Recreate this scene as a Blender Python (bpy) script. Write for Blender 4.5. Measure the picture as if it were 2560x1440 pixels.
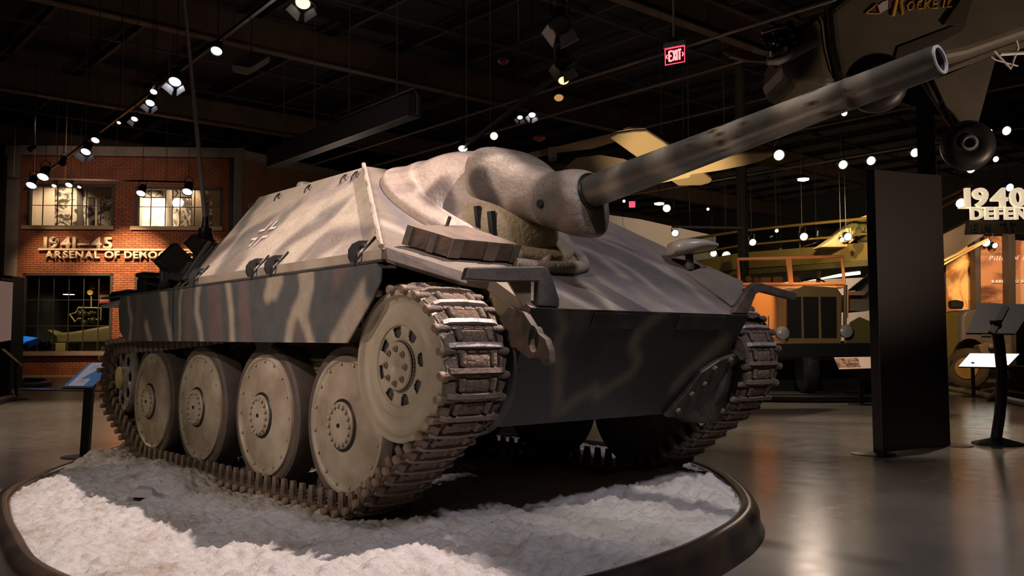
import bpy, bmesh, math, random
from mathutils import Vector, Matrix, Quaternion, noise
random.seed(7)
SC = bpy.context.scene
COL = SC.collection
for o in list(bpy.data.objects):
    bpy.data.objects.remove(o)
PI = math.pi
def V(*a): return Vector(a)

# ---------------------------------------------------------------- camera
FPX = 2247.24
YAW, PITCH, ROLL = 2.42665, 0.06477, -0.00331
CAM = V(5.2863, -3.5294, 0.805)
_f = V(math.cos(YAW)*math.cos(PITCH), math.sin(YAW)*math.cos(PITCH), math.sin(PITCH))
_r = V(math.sin(YAW), -math.cos(YAW), 0)
_u = _r.cross(_f)
CR = math.cos(ROLL)*_r + math.sin(ROLL)*_u
CU = -math.sin(ROLL)*_r + math.cos(ROLL)*_u
CF = _f
cam_d = bpy.data.cameras.new('camera'); cam = bpy.data.objects.new('camera', cam_d); COL.objects.link(cam)
cam_d.sensor_width = 36; cam_d.lens = FPX/2560*36; cam_d.clip_end = 200
cam.matrix_world = Matrix(((CR.x, CU.x, -CF.x, CAM.x), (CR.y, CU.y, -CF.y, CAM.y), (CR.z, CU.z, -CF.z, CAM.z), (0, 0, 0, 1)))
SC.camera = cam

# ---------------------------------------------------------------- world, exposure
w = bpy.data.worlds.new('world'); SC.world = w; w.use_nodes = True
w.node_tree.nodes['Background'].inputs[0].default_value = (0.55, 0.5, 0.55, 1)
w.node_tree.nodes['Background'].inputs[1].default_value = 0.012
SC.view_settings.view_transform = 'Standard'; SC.view_settings.look = 'None'
SC.view_settings.gamma = 1.0; SC.view_settings.use_curve_mapping = False
SC.view_settings.exposure = 0.0
SC.cycles.max_bounces = 6; SC.cycles.diffuse_bounces = 3; SC.cycles.glossy_bounces = 3
SC.cycles.transmission_bounces = 6; SC.cycles.transparent_max_bounces = 8
SC.cycles.sample_clamp_indirect = 4.0; SC.cycles.caustics_reflective = False; SC.cycles.caustics_refractive = False

# ---------------------------------------------------------------- lamps of the hall (track spotlights overhead)
def spot(name, loc, aim, power, col, deg, blend=0.3, rad=0.06, spec=1.0):
    l = bpy.data.lights.new(name, 'SPOT'); l.energy = power; l.color = col
    l.spot_size = math.radians(deg); l.spot_blend = blend; l.shadow_soft_size = rad; l.specular_factor = spec
    o = bpy.data.objects.new(name, l); COL.objects.link(o)
    o.location = loc; o.rotation_euler = (Vector(aim)-Vector(loc)).to_track_quat('-Z', 'Y').to_euler()
    o['kind'] = 'helper'
    return o
WARM = (1.0, 0.78, 0.62); COOL = (0.90, 0.86, 1.0); ORANGE = (1.0, 0.52, 0.20); PINK = (1.0, 0.77, 0.68)
# rail on the camera's left: narrow lamp on the upper flank and gun housing, wider weak one on the wheels
spot('flank_spot', (2.2, -8.2, 6.0), (0.75, -1.0, 1.72), 2600, PINK, 25, 1.0, .10)
spot('wheel_spot', (3.2, -9.0, 4.6), (0.2, -1.2, .45), 850, (1, .82, .66), 36, 1.0, .25)
# in front of the tank, over the walkway: lights the near half of the snow
spot('snow_spot', (3.95, 1.55, 7.4), (0.8, -8.0, -0.05), 4600, (1, .80, .71), 63, 0.05)
# softer lamps ahead of the bow: glacis and the far half of the snow
spot('bow_spot', (7.6, -0.4, 7.4), (2.2, 0.1, 0.0), 1000, (.98, .90, 1.0), 42, 0.7, .5)
# narrow warm lamp on the left rail that grazes the idler
spot('idler_spot', (-8.4, -4.6, 5.2), (-1.75, -1.4, 0.15), 900, (1, .70, .40), 6.5, 0.15, 0.03)
# unseen lamp added to brighten the left lectern
spot('lectern_fill', (-4.6, -2.6, 6.8), (-3.45, -1.05, .7), 260, (.9, .92, 1), 14, .4)

# ---------------------------------------------------------------- pixel / depth helpers (plain pinhole geometry)
def ray(u, v): return CF + CR*((u-1280)/FPX) + CU*(-(v-720)/FPX)
def at(u, v, d): return CAM + ray(u, v)*d
def hit(u, v, n, p0):
    r = ray(u, v); n = Vector(n); return CAM + r*((Vector(p0)-CAM).dot(n)/r.dot(n))
def onz(u, v, z): return hit(u, v, (0, 0, 1), (0, 0, z))
def ony(u, v, y): return hit(u, v, (0, 1, 0), (0, y, 0))
def onx(u, v, x): return hit(u, v, (1, 0, 0), (x, 0, 0))

# ---------------------------------------------------------------- mesh helpers
class MB:
    def __init__(s): s.v = []; s.f = []
    def add(s, vs, fs):
        b = len(s.v); s.v += [Vector(p) for p in vs]; s.f += [tuple(b+i for i in f) for f in fs]; return s
    def box(s, c, size, rot=None, taper=1.0):
        x, y, z = size[0]/2, size[1]/2, size[2]/2
        vs = [V(a*x*(taper if k > 0 else 1), b*y*(taper if k > 0 else 1), k*z) for k in (-1, 1) for a, b in ((-1, -1), (1, -1), (1, 1), (-1, 1))]
        if rot is not None: vs = [rot @ p for p in vs]
        return s.add([p+Vector(c) for p in vs], [(3, 2, 1, 0), (4, 5, 6, 7), (0, 1, 5, 4), (1, 2, 6, 5), (2, 3, 7, 6), (3, 0, 4, 7)])
    def bar(s, p0, p1, wdt, hgt, up=(0, 0, 1)):
        p0, p1 = Vector(p0), Vector(p1); d = p1-p0; L = d.length; d.normalize(); up = Vector(up)
        sx = d.cross(up)
        if sx.length < 1e-5: sx = d.cross(V(1, 0, 0))
        sx.normalize(); uu = sx.cross(d)
        m = Matrix((d, sx, uu)).transposed()
        return s.box((p0+p1)/2, (L, wdt, hgt), m)
    def cyl(s, p0, p1, r0, r1=None, n=12, caps=True):
        r1 = r0 if r1 is None else r1
        p0, p1 = Vector(p0), Vector(p1); d = (p1-p0).normalized()
        a = d.orthogonal().normalized(); b = d.cross(a)
        vs = []
        for p, r in ((p0, r0), (p1, r1)):
            vs += [p+a*(r*math.cos(2*PI*i/n))+b*(r*math.sin(2*PI*i/n)) for i in range(n)]
        fs = [(i, (i+1) % n, n+(i+1) % n, n+i) for i in range(n)]
        if caps: fs += [tuple(reversed(range(n))), tuple(range(n, 2*n))]
        return s.add(vs, fs)
    def tube(s, pts, r, n=8, closed=False):
        pts = [Vector(p) for p in pts]; m = len(pts); rings = []
        prev = None
        for i in range(m):
            if closed: d = pts[(i+1) % m]-pts[i-1]
            else: d = pts[min(i+1, m-1)]-pts[max(i-1, 0)]
            d.normalize()
            if prev is None: a = d.orthogonal().normalized()
            else: a = (prev-d*prev.dot(d)).normalized()
            prev = a; b = d.cross(a); rr = r[i] if isinstance(r, (list, tuple)) else r
            rings.append([pts[i]+a*(rr*math.cos(2*PI*k/n))+b*(rr*math.sin(2*PI*k/n)) for k in range(n)])
        return s.loft(rings, closed_ring=True, loop=closed, caps=not closed)
    def loft(s, rings, closed_ring=True, loop=False, caps=True):
        n = len(rings[0]); b = 0; vs = [p for r in rings for p in r]; fs = []
        m = len(rings)
        for i in range(m if loop else m-1):
            j = (i+1) % m
            for k in range(n if closed_ring else n-1):
                l = (k+1) % n
                fs.append((i*n+k, i*n+l, j*n+l, j*n+k))
        if caps and closed_ring and not loop: fs += [tuple(reversed(range(n))), tuple((m-1)*n+k for k in range(n))]
        return s.add(vs, fs)
    def lathe(s, prof, c, axis='y', n=32, a0=0.0):
        # prof: list of (radius, offset along axis)
        c = Vector(c)
        ax = {'x': (V(1, 0, 0), V(0, 1, 0), V(0, 0, 1)), 'y': (V(0, 1, 0), V(0, 0, 1), V(1, 0, 0)), 'z': (V(0, 0, 1), V(1, 0, 0), V(0, 1, 0))}[axis]
        rings = [[c+ax[0]*h+ax[1]*(r*math.cos(a0+2*PI*k/n))+ax[2]*(r*math.sin(a0+2*PI*k/n)) for k in range(n)] for r, h in prof]
        return s.loft(rings)
    def prism(s, poly, d):
        d = Vector(d); n = len(poly); vs = [Vector(p) for p in poly]; vs += [p+d for p in vs]
        fs = [tuple(reversed(range(n))), tuple(range(n, 2*n))]+[(i, (i+1) % n, n+(i+1) % n, n+i) for i in range(n)]
        return s.add(vs, fs)
    def quad(s, a, b, c, d): return s.add([a, b, c, d], [(0, 1, 2, 3)])
    def sphere(s, c, r, nu=16, nv=10, sc=(1, 1, 1)):
        c = Vector(c); rings = []
        for i in range(nv+1):
            t = PI*i/nv; rr = max(math.sin(t), 1e-4)*r
            rings.append([c+V(rr*math.cos(2*PI*k/nu)*sc[0], rr*math.sin(2*PI*k/nu)*sc[1], r*math.cos(t)*sc[2]) for k in range(nu)])
        return s.loft(rings)
    def mesh(s, name, smooth=None):
        me = bpy.data.meshes.new(name); me.from_pydata([tuple(p) for p in s.v], [], s.f); me.update()
        bm = bmesh.new(); bm.from_mesh(me); bmesh.ops.recalc_face_normals(bm, faces=bm.faces)
        if smooth is not None:
            for f in bm.faces: f.smooth = True
            for e in bm.edges:
                if len(e.link_faces) == 2 and e.calc_face_angle(0) > math.radians(smooth): e.smooth = False
        bm.to_mesh(me); bm.free()
        return me
    def build(s, name, m, parent=None, smooth=None, bevel=0, **kw):
        return put(name, s.mesh(name, smooth), m, parent, bevel, **kw)
def put(name, me, m, parent=None, bevel=0, label=None, cat=None, group=None, kind=None):
    o = bpy.data.objects.new(name, me); COL.objects.link(o)
    if m is not None and not me.materials: me.materials.append(m)
    if parent is not None: o.parent = parent
    if bevel:
        b = o.modifiers.new('bevel', 'BEVEL'); b.width = bevel; b.segments = 2; b.limit_method = 'ANGLE'; b.angle_limit = math.radians(40)
    if label: o['label'] = label
    if cat: o['category'] = cat
    if group: o['group'] = group
    if kind: o['kind'] = kind
    return o
def empty(name, loc, label, cat, group=None, rz=0.0):
    o = bpy.data.objects.new(name, None); COL.objects.link(o); o.location = loc; o.rotation_euler = (0, 0, rz)
    o.empty_display_size = 0.2
    o['label'] = label; o['category'] = cat
    if group: o['group'] = group
    return o
def child(o, parent):                       # parent while keeping world position
    o.parent = parent; o.matrix_parent_inverse = parent.matrix_basis.inverted()
    return o
def copy_obj(o, parent=None, loc=None, rot=None):
    c = o.copy(); COL.objects.link(c)
    if parent is not None: c.parent = parent
    if loc is not None: c.location = loc
    if rot is not None: c.rotation_euler = rot
    return c
GLYPH = {}
def glyphs(chars, bold, shear=0.0):         # outline meshes of single characters, made while the scene is still small
    for ch in chars:
        if ch == ' ' or (ch, bold, shear) in GLYPH: continue
        cu = bpy.data.curves.new('lettering', 'FONT'); cu.body = ch; cu.size = 1.0; cu.shear = shear
        cu.offset = 0.032 if bold else 0.0; cu.resolution_u = 4
        o = bpy.data.objects.new('lettering', cu); COL.objects.link(o)
        bpy.context.view_layer.update()
        GLYPH[(ch, bold, shear)] = bpy.data.meshes.new_from_object(o.evaluated_get(bpy.context.evaluated_depsgraph_get()))
        bpy.data.objects.remove(o); bpy.data.curves.remove(cu)
glyphs('1940\u20135ARSENLOFDMCYKHIZ', True); glyphs('Pilarofs', False, .25)
def frame_mat(origin, xdir, updir):
    # local x -> xdir, local y -> updir, local z -> out of the face
    x = Vector(xdir).normalized(); z = x.cross(Vector(updir)).normalized(); y = z.cross(x)
    o = Vector(origin)
    return Matrix(((x.x, y.x, z.x, o.x), (x.y, y.y, z.y, o.y), (x.z, y.z, z.z, o.z), (0, 0, 0, 1)))

# ---------------------------------------------------------------- materials
MATS = {}
def mat(name, col, rough=0.6, metal=0.0, emit=None, estr=0.0, spec=0.5, bump=0.0, bscale=40.0, var=0.0, vscale=6.0, col2=None, coat=0.0):
    if name in MATS: return MATS[name]
    m = bpy.data.materials.new(name); m.use_nodes = True; nt = m.node_tree; b = nt.nodes['Principled BSDF']
    b.inputs['Base Color'].default_value = (*col, 1); b.inputs['Roughness'].default_value = rough
    b.inputs['Metallic'].default_value = metal; b.inputs['Specular IOR Level'].default_value = spec
    if coat: b.inputs['Coat Weight'].default_value = coat; b.inputs['Coat Roughness'].default_value = 0.08
    if emit:
        b.inputs['Emission Color'].default_value = (*emit, 1); b.inputs['Emission Strength'].default_value = estr
    tc = None
    if bump or var:
        tc = nt.nodes.new('ShaderNodeTexCoord')
    if var:
        nz = nt.nodes.new('ShaderNodeTexNoise'); nz.inputs['Scale'].default_value = vscale; nz.inputs['Detail'].default_value = 6
        nt.links.new(tc.outputs['Object'], nz.inputs['Vector'])
        rp = nt.nodes.new('ShaderNodeValToRGB'); rp.color_ramp.elements[0].position = 0.35; rp.color_ramp.elements[1].position = 0.65
        c2 = col2 if col2 else tuple(c*(1-var) for c in col)
        rp.color_ramp.elements[0].color = (*c2, 1); rp.color_ramp.elements[1].color = (*col, 1)
        nt.links.new(nz.outputs['Fac'], rp.inputs['Fac']); nt.links.new(rp.outputs['Color'], b.inputs['Base Color'])
    if bump:
        n2 = nt.nodes.new('ShaderNodeTexNoise'); n2.inputs['Scale'].default_value = bscale; n2.inputs['Detail'].default_value = 5
        nt.links.new(tc.outputs['Object'], n2.inputs['Vector'])
        bp = nt.nodes.new('ShaderNodeBump'); bp.inputs['Strength'].default_value = bump; bp.inputs['Distance'].default_value = 0.01
        nt.links.new(n2.outputs['Fac'], bp.inputs['Height']); nt.links.new(bp.outputs['Normal'], b.inputs['Normal'])
    MATS[name] = m
    return m
def glow(name, col, s):
    return mat(name, (0.02, 0.02, 0.02), 0.4, emit=col, estr=s)
def glass_mat(name, tint=(0.9, 0.95, 0.95), rough=0.02, keep=0.86):
    if name in MATS: return MATS[name]
    m = bpy.data.materials.new(name); m.use_nodes = True; nt = m.node_tree; nt.nodes.clear()
    out = nt.nodes.new('ShaderNodeOutputMaterial'); mix = nt.nodes.new('ShaderNodeMixShader')
    tr = nt.nodes.new('ShaderNodeBsdfTransparent'); tr.inputs[0].default_value = (*[t*keep for t in tint], 1)
    gl = nt.nodes.new('ShaderNodeBsdfGlossy'); gl.inputs['Roughness'].default_value = rough; gl.inputs[0].default_value = (*tint, 1)
    fr = nt.nodes.new('ShaderNodeFresnel'); fr.inputs['IOR'].default_value = 1.45
    nt.links.new(fr.outputs[0], mix.inputs[0]); nt.links.new(tr.outputs[0], mix.inputs[1]); nt.links.new(gl.outputs[0], mix.inputs[2])
    nt.links.new(mix.outputs[0], out.inputs[0]); MATS[name] = m
    return m
def paint_mat(name, rough=0.5, bump=0.25, bscale=60.0, dirt=0.25, spec=0.4):
    # colour comes from the painted 'Col' attribute, with dust and fine grain on top
    if name in MATS: return MATS[name]
    m = bpy.data.materials.new(name); m.use_nodes = True; nt = m.node_tree; b = nt.nodes['Principled BSDF']
    at_ = nt.nodes.new('ShaderNodeAttribute'); at_.attribute_name = 'Col'
    tc = nt.nodes.new('ShaderNodeTexCoord')
    nz = nt.nodes.new('ShaderNodeTexNoise'); nz.inputs['Scale'].default_value = 9; nz.inputs['Detail'].default_value = 8; nz.inputs['Roughness'].default_value = 0.65
    nt.links.new(tc.outputs['Object'], nz.inputs['Vector'])
    mp = nt.nodes.new('ShaderNodeMapRange'); mp.inputs[1].default_value = 0.3; mp.inputs[2].default_value = 0.7
    mp.inputs[3].default_value = 1-dirt; mp.inputs[4].default_value = 1+dirt*0.5
    nt.links.new(nz.outputs['Fac'], mp.inputs[0])
    mx = nt.nodes.new('ShaderNodeVectorMath'); mx.operation = 'SCALE'
    nt.links.new(at_.outputs['Color'], mx.inputs[0]); nt.links.new(mp.outputs[0], mx.inputs['Scale'])
    nt.links.new(mx.outputs[0], b.inputs['Base Color'])
    b.inputs['Roughness'].default_value = rough; b.inputs['Specular IOR Level'].default_value = spec
    n2 = nt.nodes.new('ShaderNodeTexNoise'); n2.inputs['Scale'].default_value = bscale; n2.inputs['Detail'].default_value = 6
    nt.links.new(tc.outputs['Object'], n2.inputs['Vector'])
    bp = nt.nodes.new('ShaderNodeBump'); bp.inputs['Strength'].default_value = bump; bp.inputs['Distance'].default_value = 0.01
    nt.links.new(n2.outputs['Fac'], bp.inputs['Height']); nt.links.new(bp.outputs['Normal'], b.inputs['Normal'])
    MATS[name] = m
    return m
FZ = -0.18        # hall floor
# ================================================================ THE TANK
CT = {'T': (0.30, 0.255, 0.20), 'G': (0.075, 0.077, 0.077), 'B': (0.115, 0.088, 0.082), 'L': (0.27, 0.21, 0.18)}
CS = {'T': (0.56, 0.48, 0.35), 'G': (0.20, 0.195, 0.165), 'B': (0.235, 0.195, 0.175), 'L': (0.36, 0.30, 0.265)}  # side-plate camo tones, lightened for the light and dust on the plate
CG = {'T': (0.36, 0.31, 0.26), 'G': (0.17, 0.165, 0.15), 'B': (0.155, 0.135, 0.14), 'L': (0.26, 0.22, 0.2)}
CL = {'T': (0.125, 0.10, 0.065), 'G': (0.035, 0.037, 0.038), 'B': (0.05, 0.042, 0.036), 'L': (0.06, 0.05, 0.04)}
def seg_dist(p, a, b):
    ax, ay = a; bx, by = b; dx, dy = bx-ax, by-ay; L = dx*dx+dy*dy
    t = 0 if L < 1e-9 else max(0, min(1, ((p[0]-ax)*dx+(p[1]-ay)*dy)/L))
    return math.hypot(p[0]-ax-t*dx, p[1]-ay-t*dy)
def camo_at(p, strokes, base, pal, soft=0.022, wob=0.012, seed=0.0):
    n1 = noise.noise(V(p[0]*5, p[1]*5, seed)); n2 = noise.noise(V(p[0]*5+9, p[1]*5, seed+4))
    q = (p[0]+wob*n1*1.5, p[1]+wob*n2)
    c = Vector(base)
    for key, w, pts in strokes:
        d = min(seg_dist(q, pts[i], pts[i+1]) for i in range(len(pts)-1))
        t = (w/2+soft-d)/(2*soft)
        if t > 0:
            t = min(1, t); t = t*t*(3-2*t)
            c = c.lerp(Vector(pal[key]), t)
    return c
def paint(me, fn):
    ca = me.color_attributes.new('Col', 'FLOAT_COLOR', 'POINT')
    for v in me.vertices:
        c = fn(v.co); ca.data[v.index].color = (c[0], c[1], c[2], 1)
def plate_mesh(name, poly, thick, step, holes=None):
    """flat plate (convex polygon, 3D points) cut into a fine grid on its front face, `thick` deep behind it"""
    poly = [Vector(p) for p in poly]; o = poly[0]
    nrm = V(0, 0, 0)
    for i in range(1, len(poly)-1): nrm += (poly[i]-o).cross(poly[i+1]-o)
    nrm.normalize(); ex = (poly[1]-o).normalized(); ey = nrm.cross(ex)
    q = [((p-o).dot(ex), (p-o).dot(ey)) for p in poly]
    x0, x1 = min(a for a, b in q), max(a for a, b in q); y0, y1 = min(b for a, b in q), max(b for a, b in q)
    bm = bmesh.new(); f = bm.faces.new([bm.verts.new((a, b, 0)) for a, b in q])
    def cut(c, d):
        g = bm.verts[:]+bm.edges[:]+bm.faces[:]
        bmesh.ops.bisect_plane(bm, geom=g, plane_co=c, plane_no=d)
    k = math.ceil((x1-x0)/step)
    for i in range(1, k): cut((x0+(x1-x0)*i/k, 0, 0), (1, 0, 0))
    k = math.ceil((y1-y0)/step)
    for i in range(1, k): cut((0, y0+(y1-y0)*i/k, 0), (0, 1, 0))
    r = bmesh.ops.extrude_face_region(bm, geom=bm.faces[:])
    for e in r['geom']:
        if isinstance(e, bmesh.types.BMVert): e.co.z -= thick
    bmesh.ops.recalc_face_normals(bm, faces=bm.faces)
    for v in bm.verts: v.co = o+ex*v.co.x+ey*v.co.y+nrm*v.co.z
    me = bpy.data.meshes.new(name); bm.to_mesh(me); bm.free()
    return me
CAMO_SKIRT = [('G', 0.11, [(-1.765, 1.214), (-1.753, 0.852)]), ('T', 0.035, [(-1.635, 1.208), (-1.605, 1.088), (-1.532, 1.007), (-1.559, 0.851)]), ('B', 0.1, [(-1.411, 1.207), (-1.385, 1.023), (-1.401, 0.85)]), ('G', 0.13, [(-1.15, 1.204), (-1.088, 1.061), (-0.978, 0.948), (-0.896, 0.847)]), ('T', 0.05, [(-1.229, 0.967), (-1.185, 0.914), (-1.141, 0.848)]), ('T', 0.09, [(-0.918, 1.211), (-0.888, 1.128)]), ('T', 0.05, [(-0.875, 1.127), (-0.843, 1.008), (-0.777, 0.917), (-0.748, 0.846)]), ('G', 0.05, [(-0.654, 1.198), (-0.63, 0.845)]), ('T', 0.02, [(-0.568, 1.202), (-0.596, 1.089), (-0.595, 0.845)]), ('B', 0.12, [(-0.466, 1.205), (-0.447, 0.844)]), ('T', 0.05, [(-0.279, 1.204), (-0.318, 1.113), (-0.324, 1.02), (-0.255, 0.926), (-0.23, 0.842)]), ('B', 0.19, [(-0.061, 1.2), (-0.034, 1.036), (-0.005, 0.841)]), ('T', 0.05, [(0.151, 1.196), (0.177, 1.116), (0.209, 1.02), (0.235, 0.832)]), ('B', 0.15, [(0.366, 1.199), (0.407, 0.831)]), ('G', 0.26, [(0.704, 1.011), (0.742, 0.829)]), ('G', 0.12, [(0.583, 1.194), (0.572, 1.031)]), ('T', 0.12, [(0.771, 1.176), (0.748, 1.14)]), ('T', 0.07, [(0.74, 1.141), (0.685, 1.092)]), ('G', 0.12, [(0.978, 1.17), (1.009, 1.113), (0.937, 1.018)]), ('T', 0.12, [(1.115, 1.183), (1.124, 1.127)]), ('T', 0.11, [(1.124, 1.127), (1.097, 1.046), (1.042, 0.979)]), ('T', 0.055, [(1.027, 0.98), (0.962, 0.919), (0.935, 0.824)]), ('T', 0.055, [(1.07, 0.992), (1.115, 0.922), (1.173, 0.823)]), ('B', 0.06, [(1.031, 0.924), (1.038, 0.824)]), ('B', 0.05, [(1.037, 0.876), (1.046, 0.824)]), ('G', 0.2, [(1.315, 1.17), (1.304, 1.071), (1.266, 0.939)]), ('B', 0.16, [(1.47, 1.173), (1.447, 1.064)]), ('G', 0.2, [(1.665, 1.192), (1.63, 1.119), (1.473, 0.999)]), ('T', 0.1, [(1.69, 1.047), (1.573, 0.944), (1.426, 0.822)]), ('G', 0.12, [(1.757, 1.185), (1.747, 1.081)])]
CAMO_SIDE = [('G', 0.1, [(-0.397, 1.618), (-0.5, 1.689), (-0.494, 1.739), (-0.615, 1.827)]), ('B', 0.2, [(0.121, 1.263), (-0.001, 1.367), (-0.107, 1.466), (-0.002, 1.51), (0.126, 1.559)]), ('B', 0.12, [(-0.493, 1.278), (-0.431, 1.347), (-0.42, 1.439), (-0.361, 1.481)]), ('G', 0.09, [(-0.649, 1.488), (-0.741, 1.586), (-0.82, 1.718)]), ('B', 0.1, [(0.748, 1.25), (0.63, 1.371), (0.724, 1.434), (0.818, 1.505), (0.891, 1.57)]), ('B', 0.09, [(1.018, 1.282), (1.056, 1.362), (1.372, 1.367), (1.496, 1.368)]), ('L', 0.11, [(0.114, 1.624), (0.243, 1.69), (0.461, 1.76), (0.707, 1.802)]), ('G', 0.05, [(0.753, 1.559), (0.835, 1.577)]), ('L', 0.07, [(0.774, 1.165), (0.665, 1.264)]), ('B', 0.08, [(1.205, 1.174), (1.133, 1.265), (1.231, 1.323)]), ('G', 0.07, [(0.219, 1.557), (0.163, 1.636), (0.216, 1.666)]), ('G', 0.08, [(0.014, 1.313), (-0.111, 1.439), (-0.198, 1.53)]), ('B', 0.07, [(-0.901, 1.877), (-0.597, 1.856)]), ('L', 0.1, [(1.404, 1.264), (1.547, 1.293)])]
CAMO_GLACIS = [('B', 0.22, [(-0.481, 2.04), (-0.432, 2.196), (-0.388, 2.319)]), ('T', 0.06, [(-0.534, 2.118), (-0.47, 2.213), (-0.425, 2.314)]), ('B', 0.1, [(-0.28, 2.068), (-0.268, 2.186), (-0.315, 2.302)]), ('T', 0.07, [(-0.236, 2.079), (-0.236, 2.198), (-0.288, 2.308)]), ('B', 0.12, [(0.106, 1.785), (0.079, 1.973), (0.019, 2.137), (-0.079, 2.306)]), ('T', 0.05, [(0.32, 1.741), (0.351, 1.845), (0.329, 1.967), (0.273, 2.104), (0.173, 2.28)]), ('B', 0.14, [(0.214, 2.011), (0.21, 2.156), (0.234, 2.292)]), ('G', 0.1, [(0.533, 1.734), (0.577, 1.875), (0.595, 2.03)]), ('T', 0.05, [(0.735, 1.804), (0.7, 2.005), (0.628, 2.179)]), ('B', 0.1, [(0.389, 2.03), (0.432, 2.19), (0.519, 2.28)]), ('T', 0.06, [(0.125, 1.541), (0.246, 1.714), (0.194, 1.944)]), ('B', 0.1, [(0.638, 1.275), (0.755, 1.444), (0.763, 1.698)]), ('T', 0.05, [(0.49, 1.485), (0.656, 1.662), (0.666, 1.899)]), ('G', 0.08, [(0.808, 1.327), (0.888, 1.529), (0.927, 1.753)]), ('B', 0.1, [(-0.857, 1.099), (-0.962, 1.455), (-0.985, 1.632)]), ('T', 0.08, [(-1.136, 1.575), (-1.018, 1.678)]), ('B', 0.05, [(-1.029, 1.555), (-0.975, 1.752)])]
CAMO_LOWER = [('T', 0.06, [(0.089, 0.966), (0.001, 0.914), (-0.037, 0.851), (-0.033, 0.787), (0.03, 0.735), (0.005, 0.658), (-0.081, 0.603), (-0.147, 0.557), (-0.224, 0.592), (-0.297, 0.562), (-0.355, 0.509), (-0.389, 0.491)]), ('T', 0.05, [(-0.616, 0.819), (-0.504, 0.715), (-0.488, 0.616), (-0.395, 0.503)]), ('T', 0.05, [(-0.662, 0.962), (-0.601, 0.884), (-0.598, 0.805)]), ('T', 0.035, [(-0.289, 0.97), (-0.282, 0.903)]), ('T', 0.09, [(0.705, 0.819), (0.598, 0.75), (0.517, 0.646), (0.447, 0.569)]), ('B', 0.12, [(-0.542, 0.964), (-0.484, 0.915)])]

M_ARM = paint_mat('armour_paint', 0.55, 0.35, 70, 0.22)
M_CAST = paint_mat('cast_armour_paint', 0.48, 0.7, 45, 0.25)
M_TAN = mat('tan_paint', (0.34, 0.27, 0.17), 0.55, var=0.35, vscale=5, bump=0.15, bscale=50)
M_WHEEL = mat('wheel_paint', (0.35, 0.305, 0.235), 0.5, var=0.3, vscale=5, col2=(0.215, 0.17, 0.12), bump=0.12, bscale=60)
M_SPROC = mat('sprocket_paint', (0.38, 0.33, 0.245), 0.5, var=0.2, vscale=5, bump=0.1, bscale=60)
M_RUB = mat('tyre_rubber', (0.050, 0.043, 0.040), 0.75, var=0.4, vscale=8, col2=(0.085, 0.062, 0.045), bump=0.2, bscale=80)
M_TRK = mat('track_steel', (0.185, 0.135, 0.10), 0.65, var=0.5, vscale=14, col2=(0.10, 0.075, 0.06), bump=0.6, bscale=90)
M_RIM = mat('track_bar', (0.225, 0.17, 0.135), 0.55, var=0.35, vscale=20, col2=(.15, .11, .09), bump=0.4, bscale=90)
M_WORN = mat('worn_track_bar', (0.52, 0.46, 0.45), 0.4, metal=0.2, var=0.4, vscale=25, col2=(.32, .27, .25), bump=0.4, bscale=90)
M_MUD = mat('dried_mud', (0.21, 0.145, 0.105), 0.95, var=0.35, vscale=40, bump=1.0, bscale=70)
M_DARK = mat('dark_steel', (0.030, 0.029, 0.030), 0.5, var=0.3, vscale=9, bump=0.2)
M_BLACK = mat('black_paint', (0.012, 0.012, 0.013), 0.4)
M_RUST = mat('rusty_steel', (0.13, 0.085, 0.06), 0.7, var=0.6, vscale=12, col2=(0.05, 0.045, 0.042), bump=0.5)
M_HULL = mat('dark_hull_paint', (0.06, 0.055, 0.052), 0.5, var=0.4, vscale=5, bump=0.2)
M_WHITE = mat('white_marking', (0.75, 0.68, 0.63), 0.6, var=0.15, vscale=30)
M_GUN = None
tank = empty('tank_destroyer', (0, 0, 0), 'camouflaged turretless tank with long raised gun barrel standing on snow', 'tank')

RX, RXB, RY, RZ = 0.78, -0.647, 0.745, 1.8635         # roof
SX, SY, SZ = 1.8456, 1.303, 1.2483                    # front sponson corner
LX, LY, LZ = 2.03, 1.01, 1.1417                       # lower cut corner of the glacis
NX, NY, NZ = 2.3135, 0.8357, 0.978                    # nose edge
BX, BY, BZ = 1.999, 0.75, 0.4226                      # bottom of the bow plate
GN = V(0.5, 0, math.cos(math.radians(30)))            # glacis normal
SN = V(0, -0.7416, 0.6709)
def gz(x): return NZ+(NX-x)*math.tan(math.radians(30))
def gpt(x, y, off=0.0): return V(x, y, gz(x))+GN*off

# --- upper glacis (two halves would share one plate: build as one convex polygon plus the flat stays inside it)
g = plate_mesh('glacis_plate', [(RX, -RY, RZ), (SX, -SY, gz(SX)), (LX, -LY, gz(LX)), (2.06, -.862, gz(2.06)), (NX, -NY, NZ), (NX, NY, NZ), (2.06, .862, gz(2.06)), (LX, LY, gz(LX)), (SX, SY, gz(SX)), (RX, RY, RZ)], 0.06, 0.028)
paint(g, lambda c: camo_at((c.y, c.x), CAMO_GLACIS, ((0.21, 0.17, 0.135) if c.y < -.35 else (0.19, 0.165, 0.15)), CG, 0.035, 0.02, 3.0))
put('glacis_plate', g, M_ARM, tank)
# --- bow plate
g = plate_mesh('bow_plate', [(NX, -NY, NZ-0.004), (BX, -BY, BZ), (BX, BY, BZ), (NX, NY, NZ-0.004)], 0.05, 0.03)
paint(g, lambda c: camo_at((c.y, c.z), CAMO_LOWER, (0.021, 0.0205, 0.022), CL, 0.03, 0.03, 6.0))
put('bow_plate', g, paint_mat('bow_paint', 0.42, 0.3, 60, 0.3), tank)
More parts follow.
